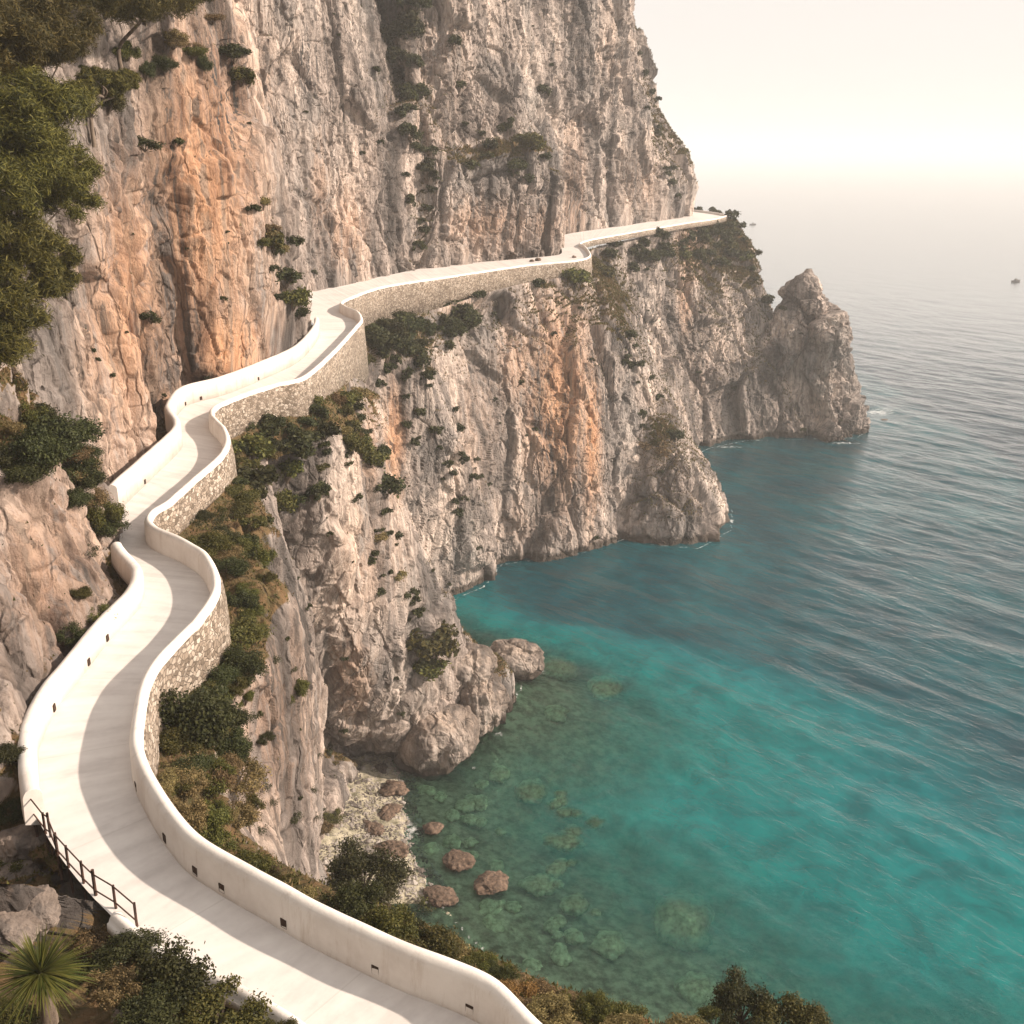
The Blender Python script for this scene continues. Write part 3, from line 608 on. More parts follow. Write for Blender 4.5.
def sweep(name, line, prof, material, parent=None, off=0., cap=True, jit=0.):
    """prof: closed list of (offset to the outside, dz); line (n,3); prof may be a function of the index fraction"""
    line = np.asarray(line); t = np.gradient(line[:, :2], axis=0)
    for _ in range(3): t[1:-1] = (t[:-2] + t[1:-1] + t[2:]) / 3
    t /= np.linalg.norm(t, axis=1, keepdims=True) + 1e-9
    nn = np.stack([t[:, 1], -t[:, 0]], -1)     # right-hand side = seaward
    m = len(line); rows = []
    for i in range(m):
        pf = prof(i) if callable(prof) else prof
        rows.append([(line[i, 0] + nn[i, 0] * (a + off), line[i, 1] + nn[i, 1] * (a + off), line[i, 2] + b) for a, b in pf])
    P = np.array(rows); kk = P.shape[1]
    if jit: P = P + jit * np.stack([perlin(P * 1.3, 50), perlin(P * 1.3, 51), perlin(P * 1.3, 52)], -1)
    fc = grid_faces(m, kk, True)[:, ::-1]
    V = P.reshape(-1, 3)
    caps = []
    if cap:
        for i, fl in ((0, 0), (m - 1, 1)):
            V = np.vstack([V, P[i].mean(0)]); c = len(V) - 1
            for a in range(kk):
                b_ = (a + 1) % kk; q = (i * kk + a, i * kk + b_, c, c)
                caps.append(q)
    o = mk(name, V, fc, material, parent)
    if caps:
        bm = bmesh.new(); bm.from_mesh(o.data); bm.verts.ensure_lookup_table()
        for a, b_, c, _ in caps:
            try: bm.faces.new((bm.verts[a], bm.verts[b_], bm.verts[c]))
            except ValueError: pass
        bmesh.ops.recalc_face_normals(bm, faces=bm.faces); bm.to_mesh(o.data); bm.free()
    return o
def wallprof(h, w=.135, lip=.03):
    r = .075
    pf = [(-w - .04, -.06), (-w - .03, .10), (-w, h - r * 1.6), (-w + .03, h - .05), (-w + r, h), (0, h + .025), (w - r, h), (w - .02, h - .05), (w, h - r * 1.6), (w, h - .16), (w - .02, -.2)]
    return pf
pys = np.concatenate([[1100, 1080, 1050, 1020], [q[1] for q in Rpx], [215, 214, 214, 214]])
pyd = catmull(pys.reshape(-1, 1), 14)[:, 0]
hR = np.array([ph(a) for a in pyd])
# finer resample for smooth curve
def dens(c, extra, n):
    d = np.linalg.norm(np.diff(c, axis=0), axis=1); s = np.concatenate([[0], np.cumsum(d / (8 + c[:-1, 1]))]); q = np.linspace(0, s[-1], n)
    return np.stack([np.interp(q, s, c[:, i]) for i in range(3)], -1), np.interp(q, s, extra)
cR, hh = dens(Rc, hR, 1400)
outer = empty('parapet_wall', tuple(cR[200]), 'smooth white parapet wall winding along the whole seaward edge of the path', 'wall')
def sw(*a, **k):
    o = sweep(*a, **k); p = k.get('parent')
    if p is not None: o.matrix_parent_inverse = Matrix.Translation(-Vector(p.location))
    return o
def child(o, p):
    o.parent = p; o.matrix_parent_inverse = Matrix.Translation(-Vector(p.location)); return o
child(sweep('parapet', cR, lambda i: wallprof(hh[i]), PLASTER, jit=.012), outer)
# masonry below
def mprof(i):
    d = float(np.interp(cR[i, 1], [120, 135], [3.4, .5]))
    return [(.08, hh[i] - .17), (.17, hh[i] - .17), (.22, 0), (.36, -d), (-.3, -d), (-.1, -.3)]
mz = sweep('retaining_wall', cR, mprof, MASON, jit=.05)
tag(mz, 'rough rubble stone retaining wall carrying the seaward edge of the path', 'wall')

def sub(cx, i0, i1): return cx[int(i0 * 14):int(i1 * 14) + 1]
def inner_wall(line, h, label, off=-.16, w=.17):
    L2 = resample(line, max(60, int(len(line) * 6)))
    o = sweep('inner_wall', L2, wallprof(h, w), PLASTER, off=off, jit=.012)
    return o, L2
w1, w1l = inner_wall(sub(Lc, 8.9, 17.05), .62, '')
tag(w1, 'low curved white wall at the inner edge of the path below the near rock', 'wall')
w2, w2l = inner_wall(sub(Lc, 19.0, 28.4), .95, '')
tag(w2, 'white wall along the foot of the orange cliff', 'wall')
w3, w3l = inner_wall(sub(Lc, 0, 6.6), .22, '', w=.12)
tag(w3, 'low white kerb wall behind the foreground shrubs', 'wall')

# drain openings at the foot of walls, shown by solid dark boxes
def boxmesh(sx, sy, sz):
    bm = bmesh.new(); bmesh.ops.create_cube(bm, size=1); bmesh.ops.scale(bm, vec=(sx, sy, sz), verts=bm.verts)
    # recessed front
    f = max(bm.faces, key=lambda f: f.normal.x)
    r = bmesh.ops.inset_region(bm, faces=[f], thickness=.004, depth=0)
    bmesh.ops.translate(bm, vec=(-.008, 0, 0), verts=f.verts)
    bm.verts.ensure_lookup_table(); V = [v_.co[:] for v_ in bm.verts]; me = bpy.data.meshes.new('drain_hole'); bm.to_mesh(me); bm.free(); return me
dm = boxmesh(.05, .13, .17); dm.materials.append(HOLE)
def drain(px, py, line, parent, side, off, name='drain_hole', z=.16):
    p = PZ(px, py, 32.1); d = np.linalg.norm(line[:, :2] - p[:2], axis=1); i = int(np.argmin(d)); i = min(max(i, 1), len(line) - 2)
    t = line[i + 1, :2] - line[i - 1, :2]; t /= np.linalg.norm(t); nn = np.array([t[1], -t[0]]) * side
    o = bpy.data.objects.new(name, dm); C.objects.link(o)
    c = line[i, :2] + nn * off
    o.location = (c[0], c[1], line[i, 2] + z); o.rotation_euler = (0, 0, math.atan2(nn[1], nn[0]))
    if parent is outer: child(o, parent)
    else: o.parent = parent
    return o
for q in [(473, 1006), (382, 966), (290, 921), (222, 891), (197, 873), (162, 842), (132, 791)]: drain(*q, cR, outer, -1, .148)
for q in [(57, 710), (112, 640), (92, 664)]: drain(*q, w1l, w1, 1, .005)
for q in [(192, 405), (205, 400), (147, 483), (262, 380)]: drain(*q, w2l, w2, 1, .005)

# ------------------------------------------------------------------ sea floor, beach, sea
coast = np.array([(40, 20), (23, 27), (11, 33), (6, 40), (0, 44), (-4.5, 50), (-7.1, 55.2), (-8.2, 62), (-9.5, 67), (-6.5, 67.7), (-4, 68.8), (-1, 71.5), (1, 77), (-3, 81), (-8, 87), (-6.7, 94), (-3, 98), (-1.3, 104), (3.7, 106), (8, 107.5), (13.5, 112), (17, 110), (22, 109), (27, 115), (28.5, 122), (25.5, 134), (27, 146), (31, 151), (38, 155.5), (46, 156), (56, 157), (59, 161), (56, 168), (48, 172), (43, 196), (35, 218)], float)
def coast_dist(X, Y):
    D = np.full(X.shape, 1e9); 
    for a, b_ in zip(coast[:-1], coast[1:]):
        ab = b_ - a; t = np.clip(((X - a[0]) * ab[0] + (Y - a[1]) * ab[1]) / (ab @ ab), 0, 1)
        D = np.minimum(D, np.hypot(X - a[0] - t * ab[0], Y - a[1] - t * ab[1]))
    # inland sign by winding: to the left (west) of the coast
    xs = np.interp(Y, coast[5:9, 1], coast[5:9, 0], left=-99, right=-99)
    return np.where((X < xs) & (Y > 49.9) & (Y < 67.1), -D, D)
def floor_z(X, Y):
    D = coast_dist(X, Y)
    beach = np.exp(-((Y - 54) / 36) ** 2)
    sl = .22 + 1.3 * (1 - beach) ** 2.5
    z = np.where(D < 0, -D * .20, -np.minimum(D * sl + 3.0 * sstep(.55, .95, 1 - beach) * 4, 9) * .9)
    P = np.stack([X, Y, 0 * X], -1)
    return z + .12 * fbm(P * .35, 3, 80) + .05 * fbm(P * 2.1, 3, 90), D
gx = np.arange(-22, 70, .22); gy = np.arange(26, 175, .22)
X, Y = np.meshgrid(gx, gy)
Z, D = floor_z(X, Y)
bl = simple('seabed_gravel', (.13, .12, .08), (.50, .45, .34), 1.4, .95, .8, .08, 9, .38, .62)
o = mk('seabed', np.stack([X, Y, Z], -1).reshape(-1, 3), grid_faces(*X.shape), bl)
struct(o, 'pale pebble beach and shallow sea floor of the cove')
o = mk('deep_seabed', [(-9000, -9000, -11), (9000, -9000, -11), (9000, 12000, -11), (-9000, 12000, -11)], [(0, 1, 2, 3)], simple('deep_sand', (.1, .12, .1), (.2, .2, .16), .1, .9, 0))
struct(o)

def rotscale(nt, ang, sc):
    a = coords(nt, (1, 1, 1), (0, 0, ang)); mp = nt.nodes.new('ShaderNodeMapping'); mp.inputs['Scale'].default_value = sc
    nt.links.new(a, mp.inputs[0]); return mp.outputs[0]
def sea_material():
    m, nt, nd, lk, b = mat('sea_water'); nd.remove(b)
    dp = N(nt, 'ShaderNodeAttribute'); dp.attribute_name = 'depth'
    g = coords(nt)
    # swell: crests run from upper left to lower right of the cove
    m1 = rotscale(nt, math.radians(49), (.07, .22, 1))
    sw1 = noise(nt, m1, 1.0, 3, .5, .6)
    m2 = rotscale(nt, math.radians(44), (.48, 1.05, 1))
    sw2 = noise(nt, m2, 1.0, 4, .55, .5)
    ch = noise(nt, rotscale(nt, math.radians(36), (1.1, 1.8, 1)), 2.6, 5, .62, .3)
    hgt = math_(nt, 'ADD', math_(nt, 'MULTIPLY', sw1, 1.9), math_(nt, 'ADD', math_(nt, 'MULTIPLY', sw2, .62), math_(nt, 'MULTIPLY', ch, .19)))
    bp = N(nt, 'ShaderNodeBump', Strength=.7, Distance=.42); cp = N(nt, 'ShaderNodeAttribute'); cp.attribute_name = 'chop'; lk.new(math_(nt, 'MULTIPLY', hgt, cp.outputs['Fac']), bp.inputs['Height'])
    big = noise(nt, g, .07, 4, .6); pat = noise(nt, g, .35, 5, .65, .6)
    dd = math_(nt, 'ADD', dp.outputs['Fac'], math_(nt, 'MULTIPLY', math_(nt, 'SUBTRACT', big, .5), 3.5))
    cr = ramp(nt, [(0.0, (.03, .10, .075)), (.16, (.010, .13, .11)), (.40, (.0002, .160, .158)), (.70, (.0002, .110, .124)), (1.0, (.0003, .024, .042))], math_(nt, 'DIVIDE', dd, 9.0))
    pr_ = ramp(nt, [(.38, (.45, .62, .65)), (.62, (1.15, 1.1, 1.1))], pat)
    body = mixc(nt, .8, cr.outputs[0], pr_.outputs[0], 'MULTIPLY')
    df = nt.nodes.new('ShaderNodeBsdfDiffuse'); lk.new(body, df.inputs[0])
    tr = nt.nodes.new('ShaderNodeBsdfTransparent'); tr.inputs[0].default_value = (.66, .93, .85, 1)
    al = ramp(nt, [(0.0, .02), (.07, .12), (.18, .34), (.36, .74), (.62, 1.0)], math_(nt, 'DIVIDE', dp.outputs['Fac'], 9.0))
    mx = nt.nodes.new('ShaderNodeMixShader'); lk.new(al.outputs[0], mx.inputs[0]); lk.new(tr.outputs[0], mx.inputs[1]); lk.new(df.outputs[0], mx.inputs[2])
    gl = nt.nodes.new('ShaderNodeBsdfGlossy'); gl.inputs['Roughness'].default_value = .2; lk.new(bp.outputs[0], gl.inputs['Normal'])
    fr = nt.nodes.new('ShaderNodeFresnel'); fr.inputs[0].default_value = 1.34; lk.new(bp.outputs[0], fr.inputs['Normal'])
    fr2 = ramp(nt, [(0.0, 0.0), (.06, .03), (.2, .28), (.42, .78), (1.0, 1.0)], fr.outputs[0])
    m3 = nt.nodes.new('ShaderNodeMixShader'); lk.new(fr2.outputs[0], m3.inputs[0]); lk.new(mx.outputs[0], m3.inputs[1]); lk.new(gl.outputs[0], m3.inputs[2])
    # foam along the rocks
    fm = N(nt, 'ShaderNodeAttribute'); fm.attribute_name = 'foam'
    fn = noise(nt, coords(nt, (1, 1.6, 1)), 1.6, 7, .7, .8)
    ff = ramp(nt, [(.48, 0.0), (.62, 1.0)], math_(nt, 'MULTIPLY', fm.outputs['Fac'], math_(nt, 'ADD', fn, .25)))
    fd = nt.nodes.new('ShaderNodeBsdfDiffuse'); fd.inputs[0].default_value = (.78, .80, .80, 1)
    m4 = nt.nodes.new('ShaderNodeMixShader'); lk.new(math_(nt, 'MULTIPLY', ff.outputs[0], .75), m4.inputs[0]); lk.new(m3.outputs[0], m4.inputs[1]); lk.new(fd.outputs[0], m4.inputs[2])
    lk.new(m4.outputs[0], nd['Material Output'].inputs[0])
    return m
def graded(a, b_, fine, c0, c1, grow=1.05, end=9000):
    """coordinates fine between c0 and c1, growing outside"""
    v_ = list(np.arange(c0, c1, fine)); s = fine
    while v_[-1] < b_: s *= grow; v_.append(v_[-1] + s)
    s = fine; w = [v_[0]]
    while w[-1] > a: s *= grow; w.append(w[-1] - s)
    return np.array(w[::-1] + v_[1:])
gx = graded(-9000, 9000, .42, -16, 110, 1.045); gy = graded(-9000, 14000, .42, 30, 210, 1.035)
X, Y = np.meshgrid(gx, gy); P = np.stack([X, Y, 0 * X], -1)
fz, D = floor_z(np.clip(X, -22, 400), np.clip(Y, 26, 400))
near = np.exp(-(np.hypot(X - 30, Y - 100) / 260) ** 2)
c_, s_ = math.cos(math.radians(-49)), math.sin(math.radians(-49))
R2 = np.stack([X * c_ + Y * s_, -X * s_ + Y * c_, 0 * X], -1)
zz = (.30 * fbm(R2 * [.07, .22, 1], 3, 41) + .11 * fbm(R2 * [.3, .75, 1], 2, 44)) * near * sstep(-.5, 9, D)
depth = np.where(Y > 225, 9, np.clip(-fz, 0, 9)); depth = np.where((X > 75) | (Y < 28), 9, depth)
foam_spots = [(728, 520, 12, 3), (540, 672, 12, 6), (880, 412, 30, 8), (600, 545, 20, 3), (845, 443, 30, 2), (730, 447, 25, 2), (475, 768, 12, 4), (412, 830, 14, 25), (425, 895, 14, 10), (500, 735, 10, 6), (500, 640, 6, 4)]
sunk = [(477, 803, 13, 'grey'), (440, 797, 8, 0), (541, 886, 17, 0), (490, 909, 15, 0), (492, 926, 12, 0), (530, 970, 15, 0), (681, 920, 36, 'large'), (558, 668, 22, 0), (605, 688, 20, 0), (555, 714, 14, 0), (516, 702, 15, 0), (531, 791, 18, 0), (566, 842, 16, 0), (452, 816, 9, 0), (470, 820, 9, 0), (575, 905, 15, 0), (455, 920, 13, 0), (610, 945, 18, 0), (560, 955, 13, 0), (700, 990, 22, 0), (500, 775, 12, 0), (425, 915, 12, 0)]
_r = np.random.default_rng(77)
sunk += [(float(_r.uniform(405, 600)), float(_r.uniform(785, 965)), float(_r.uniform(5, 11)), 0) for _ in range(34)]
sunk = [q for q in sunk if q[1] < 1000 and (q[0] - 405) > (q[1] - 900) * 1.6]
for x_, y_, r_px, _w in sunk:                      # less water stands over the sunken rocks
    q = PZ(x_, y_, 0); rw = r_px * proj(q)[2] / F; dr = np.hypot((X - q[0]) / 1.0, (Y - q[1]) / .9) / rw
    depth = np.where((dr < 1.25) & ((depth < 2.6) | (r_px > 30)), np.minimum(depth, (1.1 if r_px > 30 else .7) + 3.0 * np.clip(dr - .55, 0, 1) ** 2 * 3), depth)
px, py, t = proj(P)
foam = blob(px, py, [(a, b_, c * 1.3, d * 1.2, .72) for a, b_, c, d in foam_spots]) * (Y > 20)
foam = np.maximum(foam, .74 * np.exp(-(D / .35) ** 2) * (D > -1))
P[..., 2] = zz
sea = mk('sea', P.reshape(-1, 3), grid_faces(*X.shape), sea_material(), attrs={'depth': depth, 'foam': foam, 'chop': .16 + .84 * np.exp(-(np.hypot(X - 20, Y - 60) / 170) ** 2)})
struct(sea, 'turquoise to grey sea with low swell'); print('sea', X.shape)

# ------------------------------------------------------------------ boulders and rocks
def boulder(name, c, r, seed, material, sub_=5, squash=(1, 1, .8), amp=.16, crack=.05, rz=0, tilt=0):
    bm = bmesh.new(); bmesh.ops.create_icosphere(bm, subdivisions=sub_, radius=1)
    V = np.array([v_.co[:] for v_ in bm.verts]); Fa = np.array([[w.index for w in f.verts] for f in bm.faces]); bm.free()
    S = V * np.array(squash); Q = V + seed * 3.7
    d = amp * 2 * fbm(Q * .9, 2, seed) + amp * .6 * fbm(Q * 2.6, 4, seed + 5, .6)
    d += facets(Q, (1.1, 1.1, .8), amp * 1.6, seed + 9, crack) + facets(Q, (3.2, 3.2, 2.4), amp * .5, seed + 3, crack * .4)
    P = S * (1 + d)[:, None] * r
    M = Matrix.Rotation(rz, 3, 'Z') @ Matrix.Rotation(tilt, 3, 'Y')
    P = P @ np.array(M).T
    n_ = len(P)
    o = mk(name, P, Fa, material, attrs={'orange': np.full(n_, .15), 'grey': np.full(n_, .25), 'soil': np.zeros(n_)})
    o.location = c; return o
def rock_at(px, py, z, rpx, seed, label, group=None, name='boulder', material=None, sq=(1, .8, .75), rz=0, sub_=5, amp=.16, cat='rock', tilt=0, crack=.05):
    p = PZ(px, py, z); t = proj(p)[2]; r = rpx * t / F
    o = boulder(name, tuple(p), r, seed, material or BOULDER, sub_, sq, amp, crack, rz, tilt); tag(o, label, cat, group); return o
rock_at(436, 738, 2.0, 42, 3, 'huge rounded pale boulder standing in the water at the foot of the spur', sq=(1, .9, .92), sub_=7, amp=.10, crack=.03)
rock_at(478, 702, 3.2, 30, 4, 'dark-footed boulder leaning between the huge boulder and the low point', sq=(.95, .9, 1.15), sub_=7, amp=.13)
rock_at(514, 660, 1.3, 27, 5, 'long low boulder at the tip of the spur, white foam at its end', sq=(1.15, .8, .8), sub_=7, amp=.12)
rock_at(466, 668, 6.0, 28, 6, 'rounded block lying on the slope above the spur boulders', sq=(1, .9, .8), sub_=6, amp=.14)
rock_at(366, 738, 1.2, 20, 7, 'round orange-grey boulder beside the small sea cave', sq=(1, .9, 1), sub_=6, amp=.1)
for i, (x, y, r, l) in enumerate([(393, 789, 15, 'flat brown rock at the upper waterline of the beach'), (389, 812, 14, 'wide brown rock in the middle of the beach edge'), (372, 830, 14, 'dark rock set in the white beach pebbles'), (392, 850, 17, 'long tan rock lying at the lower waterline of the beach'),
        (384, 868, 9, 'small tan rock just above the beach shrubs'), (382, 768, 8, 'pale grey round stone at the head of the beach'), (402, 877, 6, 'small white stone in the shallows')]):
    rock_at(x, y, .25, r, 20 + i, l, 'rocks along the beach edge', 'beach_rock', SEAROCK if r > 9 else BOULDER, (1, .7, .45), rz=i, amp=.18)
for i, (x, y, r, l) in enumerate([(433, 828, 10, 'smallest orange-brown rock breaking the surface off the beach'), (459, 861, 16, 'flat orange-brown rock breaking the surface, furthest from the boulders but one'), (490, 883, 17, 'largest round brown rock breaking the surface'), (440, 897, 17, 'brown rock awash near the shrubs of the lower beach')]):
    rock_at(x, y, .12, r, 30 + i, l, 'rocks breaking the surface', 'sea_rock', SEAROCK, (1, .9, .42), rz=i * 2, amp=.14)
for i, (x, y, r, w_) in enumerate(sunk):
    q = PZ(x, y, 0); fzz, _ = floor_z(np.array([[q[0]]]), np.array([[q[1]]])); zf = float(fzz[0, 0])
    rw = r * proj(q)[2] / F; zt = min(max(zf + .1, -.3 - rw * .42 * 1.15), -.12 - rw * .42 * 1.15)
    lab = {'grey': 'pale grey-green rock under the surface near the huge boulder', 'large': 'largest dark rock under the surface, alone far out in the turquoise water'}.get(w_, 'pale blurred rock lying under the clear shallow water')
    rock_at(x, y, zt, r, 50 + i, lab, 'submerged rocks of the cove', 'submerged_rock', SUNK, (1, .85, .42), rz=i * 1.3, sub_=4)
# pebbles of the beach: nobody could count them
Vs, Fs, k0 = [], [], 0
bm = bmesh.new(); bmesh.ops.create_icosphere(bm, subdivisions=1, radius=1); iv = np.array([v_.co[:] for v_ in bm.verts]); ifc = np.array([[w.index for w in f.verts] for f in bm.faces]); bm.free()
for _ in range(5200):
    y = rng.uniform(50, 68); xs = np.interp(y, coast[5:9, 1], coast[5:9, 0]); x = xs + rng.uniform(-7, 1.3)
    z_, _d = floor_z(np.array([[x]]), np.array([[y]])) if False else (None, None)
    dx = xs - x; z_ = dx * .19 if dx > 0 else dx * .14
    r = rng.uniform(.04, .11) * (2.4 if rng.random() < .05 else 1)
    q = iv * r * rng.uniform(.7, 1.2, 3) * [1, 1, .6] + rng.normal(0, .1 * r, iv.shape)
    Vs.append(q + [x, y, z_ + .02]); Fs.append(ifc + k0); k0 += len(iv)
tag(mk('pebbles', np.concatenate(Vs), np.concatenate(Fs), simple('pebble_stone', (.10, .085, .075), (.36, .325, .295), .9, .9, 0, lo=.42, hi=.58), smooth=False), 'white and grey pebbles covering the small beach', 'pebbles', kind='stuff')
# foreground rocks on the left
for i, (x, y, r, l, sq) in enumerate([(22, 838, 27, 'rounded boulder at the head of the iron railing', (1.1, .8, .7)), (10, 875, 26, 'pale slab of rock left of the iron railing', (1.4, .8, .5)), (38, 905, 26, 'smooth rock half way along the iron railing', (1.2, .8, .5)),
        (5, 925, 28, 'pale rock at the left edge above the spiky plant', (1.2, .9, .6)), (88, 1002, 22, 'pale rock at the foot of the spiky plant', (1, .8, .8)), (118, 1010, 12, 'small grey stone between the spiky plant and the leafy shrub', (1, .8, .8))]):
    h_ = hit(x, y)
    if h_ is None: continue
    p, _n = h_; t = proj(p)[2]
    o = boulder('boulder', tuple(p + [0, 0, -.1]), r * t / F, 70 + i, BOULDER, 6, sq, .12, .04, i); tag(o, l, 'rock', 'rocks beside the iron railing')
for i, (x, y, r, l) in enumerate([(68, 285, 14, 'upright pale rock fang below the pines'), (40, 292, 16, 'lower jagged rock beside the upright rock fang')]):
    h_ = hit(x, y)
    if h_:
        p, _n = h_; o = boulder('rock_fang', tuple(p), r * proj(p)[2] / F, 80 + i, BOULDER, 6, (.6, .6, 1.5), .15, .05, i); tag(o, l, 'rock')
# distant skerry and rock in the sea
rock_at(884, 420, -.05, 4, 90, 'tiny rock awash beyond the foot of the pinnacle', name='sea_rock', material=SEAROCK, sq=(1, .5, .25))

# small boat far out
def boat(px, py, label, s=1.0):
    p = PZ(px, py, 0); root = empty('motor_boat', (p[0], p[1], .1), label, 'boat', rz=.4)
    bm = bmesh.new(); L_ = 2.6 * s; sec = [(-1, .42, .0), (-.4, .5, 0), (.3, .42, .02), (.75, .22, .1), (1, .01, .22)]
    rows = []
    for a, w_, up_ in sec:
        rows.append([bm.verts.new((a * L_, -w_ * 1.6 * s, .7 * s + up_)), bm.verts.new((a * L_, -w_ * .9 * s, -.1)), bm.verts.new((a * L_, w_ * .9 * s, -.1)), bm.verts.new((a * L_, w_ * 1.6 * s, .7 * s + up_))])
    for r0, r1 in zip(rows[:-1], rows[1:]):
        for k_ in range(3): bm.faces.new((r0[k_], r1[k_], r1[k_ + 1], r0[k_ + 1]))
        bm.faces.new((r0[3], r1[3], r1[0], r0[0]))
    bm.faces.new(rows[0]); bmesh.ops.recalc_face_normals(bm, faces=bm.faces)
    me = bpy.data.meshes.new('hull'); bm.to_mesh(me); bm.free(); me.materials.append(simple('hull_paint', (.03, .03, .035), (.07, .065, .06), 2, .4, 0))
    o = bpy.data.objects.new('hull', me); C.objects.link(o); o.parent = root
    bm = bmesh.new(); bmesh.ops.create_cube(bm, size=1); bmesh.ops.scale(bm, vec=(1.5 * s, 1.0 * s, .8 * s), verts=bm.verts)
    for v_ in bm.verts:
        if v_.co.z > 0: v_.co.x *= .7; v_.co.y *= .85
    bmesh.ops.translate(bm, vec=(-.2 * s, 0, 1.1 * s), verts=bm.verts); bmesh.ops.bevel(bm, geom=bm.edges[:], offset=.08, segments=2, affect='EDGES')
    me = bpy.data.meshes.new('cabin'); bm.to_mesh(me); bm.free(); me.materials.append(simple('cabin_paint', (.08, .075, .07), (.16, .15, .14), 2, .5, 0))
    o = bpy.data.objects.new('cabin', me); C.objects.link(o); o.parent = root
boat(1016, 282, 'tiny dark boat far out on the pale sea at the right edge', .75)
boat(753, 225, 'tiny dark boat beyond the end of the far headland', .9)

# ------------------------------------------------------------------ iron railing
posts = [(36, 829, 809), (48, 845, 822), (53, 848, 824), (60, 866, 835), (71, 879, 856), (86, 895, 871), (98, 907, 883), (118, 920, 898), (139, 938, 916)]
pts = []
for x, yb, yt in posts:
    p = PZ(x, yb, 31.75); pts.append(p)
rail = empty('iron_railing', tuple(pts[0]), 'rusty iron railing of thin posts beside the inner edge of the path', 'railing')
def tube(name, line, r, material, parent=None, seg=6):
    line = np.asarray(line, float); t = np.gradient(line, axis=0); t /= np.linalg.norm(t, axis=1, keepdims=True) + 1e-9
    rr = np.broadcast_to(r, (len(line),)); a = np.cross(t, np.where(np.abs(t[:, 2:3]) > .9, [[1, 0, 0.]], [[0, 0, 1.]])); a /= np.linalg.norm(a, axis=1, keepdims=True); b_ = np.cross(t, a)
    th = np.linspace(0, 2 * np.pi, seg, endpoint=False)
    P = line[:, None] + rr[:, None, None] * (a[:, None] * np.cos(th)[None, :, None] + b_[:, None] * np.sin(th)[None, :, None])
    V = np.vstack([P.reshape(-1, 3), line[:1], line[-1:]]); fc = grid_faces(len(line), seg, True); n0 = len(line) * seg
    ends = [(i, (i + 1) % seg, n0, n0) for i in range(seg)] + [((len(line) - 1) * seg + (i + 1) % seg, (len(line) - 1) * seg + i, n0 + 1, n0 + 1) for i in range(seg)]
    me_f = [tuple(f) for f in fc] + [e[:3] for e in ends]
    me = bpy.data.meshes.new(name); me.from_pydata(V.tolist(), [], me_f); me.materials.append(material)
    for p_ in me.polygons: p_.use_smooth = True
    o = bpy.data.objects.new(name, me); C.objects.link(o)
    if parent: child(o, parent)
    return o
for i, p in enumerate(pts):
    ln = .78 if i in (2, 6) else .72
    tube('post', [p + [0, 0, -.3], p + [0, 0, ln * .5], p + [.01, 0, ln]], .024 if i % 3 else .03, IRON, rail, 8)
for hz in (.70, .36):
    tube('rail', resample(np.array([p + [0, 0, hz + .01 * math.sin(i * 2)] for i, p in enumerate(pts)]), 60), .014, IRON, rail, 6)

# ------------------------------------------------------------------ vegetation
def leaves_mesh(name, centers, radii, nleaf, size, material, seed, up=.25, long=1.8, shell=.55):
    r = np.random.default_rng(seed); k = len(centers); w = np.array(radii) ** 2; w = w / w.sum()
    ci = r.choice(k, nleaf, p=w); d = r.normal(size=(nleaf, 3)); d /= np.linalg.norm(d, axis=1, keepdims=True)
    rad = np.array(radii)[ci] * (shell + (1 - shell) * r.random(nleaf) ** .6) * (1 + .30 * r.normal(size=nleaf))
    P = np.array(centers)[ci] + d * rad[:, None] * [1, 1, .82]
    nrm = d + .9 * r.normal(size=(nleaf, 3)); nrm[:, 2] += up; nrm /= np.linalg.norm(nrm, axis=1, keepdims=True)
    a = np.cross(nrm, r.normal(size=(nleaf, 3))); a /= np.linalg.norm(a, axis=1, keepdims=True); b_ = np.cross(nrm, a)
    s = size * r.uniform(.6, 1.4, nleaf)[:, None]
    V = np.stack([P + a * s * long * .5, P + b_ * s * .5, P - a * s * long * .5, P - b_ * s * .5], 1).reshape(-1, 3)
    rn = np.repeat(r.random(nleaf), 4)
    me_o = mk(name, V, np.arange(nleaf * 4).reshape(-1, 4), material, smooth=False, attrs={'rnd': rn})
    return me_o
def blobs(seed, n_, spread=.6, flat=.6):
    r = np.random.default_rng(seed); c = []; rd = []
    for i in range(n_):
        a = r.uniform(0, 2 * np.pi); q = spread * math.sqrt(r.random())
        c.append((q * math.cos(a), q * math.sin(a), .25 + flat * r.random() * (1 - q * .6))); rd.append(r.uniform(.14, .38))
    return c, rd
protos = {}
def bush_proto(key, material, nleaf, size, seed, n_=9, spread=.6, flat=.6):
    root = bpy.data.objects.new('shrub', None)
    c, r = blobs(seed, n_, spread, flat)
    f = leaves_mesh('foliage', c, r, nleaf, size, material, seed); C.objects.unlink(f)
    # stems
    Vv, Ff = [], []; me = bpy.data.meshes.new('stems'); k_ = 0
    for (cx, cy, cz) in c:
        t_ = np.linspace(0, 1, 5)[:, None]; ln = np.array([[0, 0, -.25]]) * (1 - t_) + np.array([[cx, cy, cz]]) * t_ + np.array([[0, 0, .1]]) * np.sin(t_ * np.pi)
        for j in range(5):
            for q in range(4): Vv.append((ln[j, 0] + .03 * (1.2 - t_[j, 0]) * math.cos(q * 1.57), ln[j, 1] + .03 * (1.2 - t_[j, 0]) * math.sin(q * 1.57), ln[j, 2]))
        for j in range(4):
            for q in range(4): Ff.append((k_ + j * 4 + q, k_ + j * 4 + (q + 1) % 4, k_ + (j + 1) * 4 + (q + 1) % 4, k_ + (j + 1) * 4 + q))
        k_ += 20
    me.from_pydata(Vv, [], Ff); me.materials.append(BARK)
    protos[key] = (f.data, me)
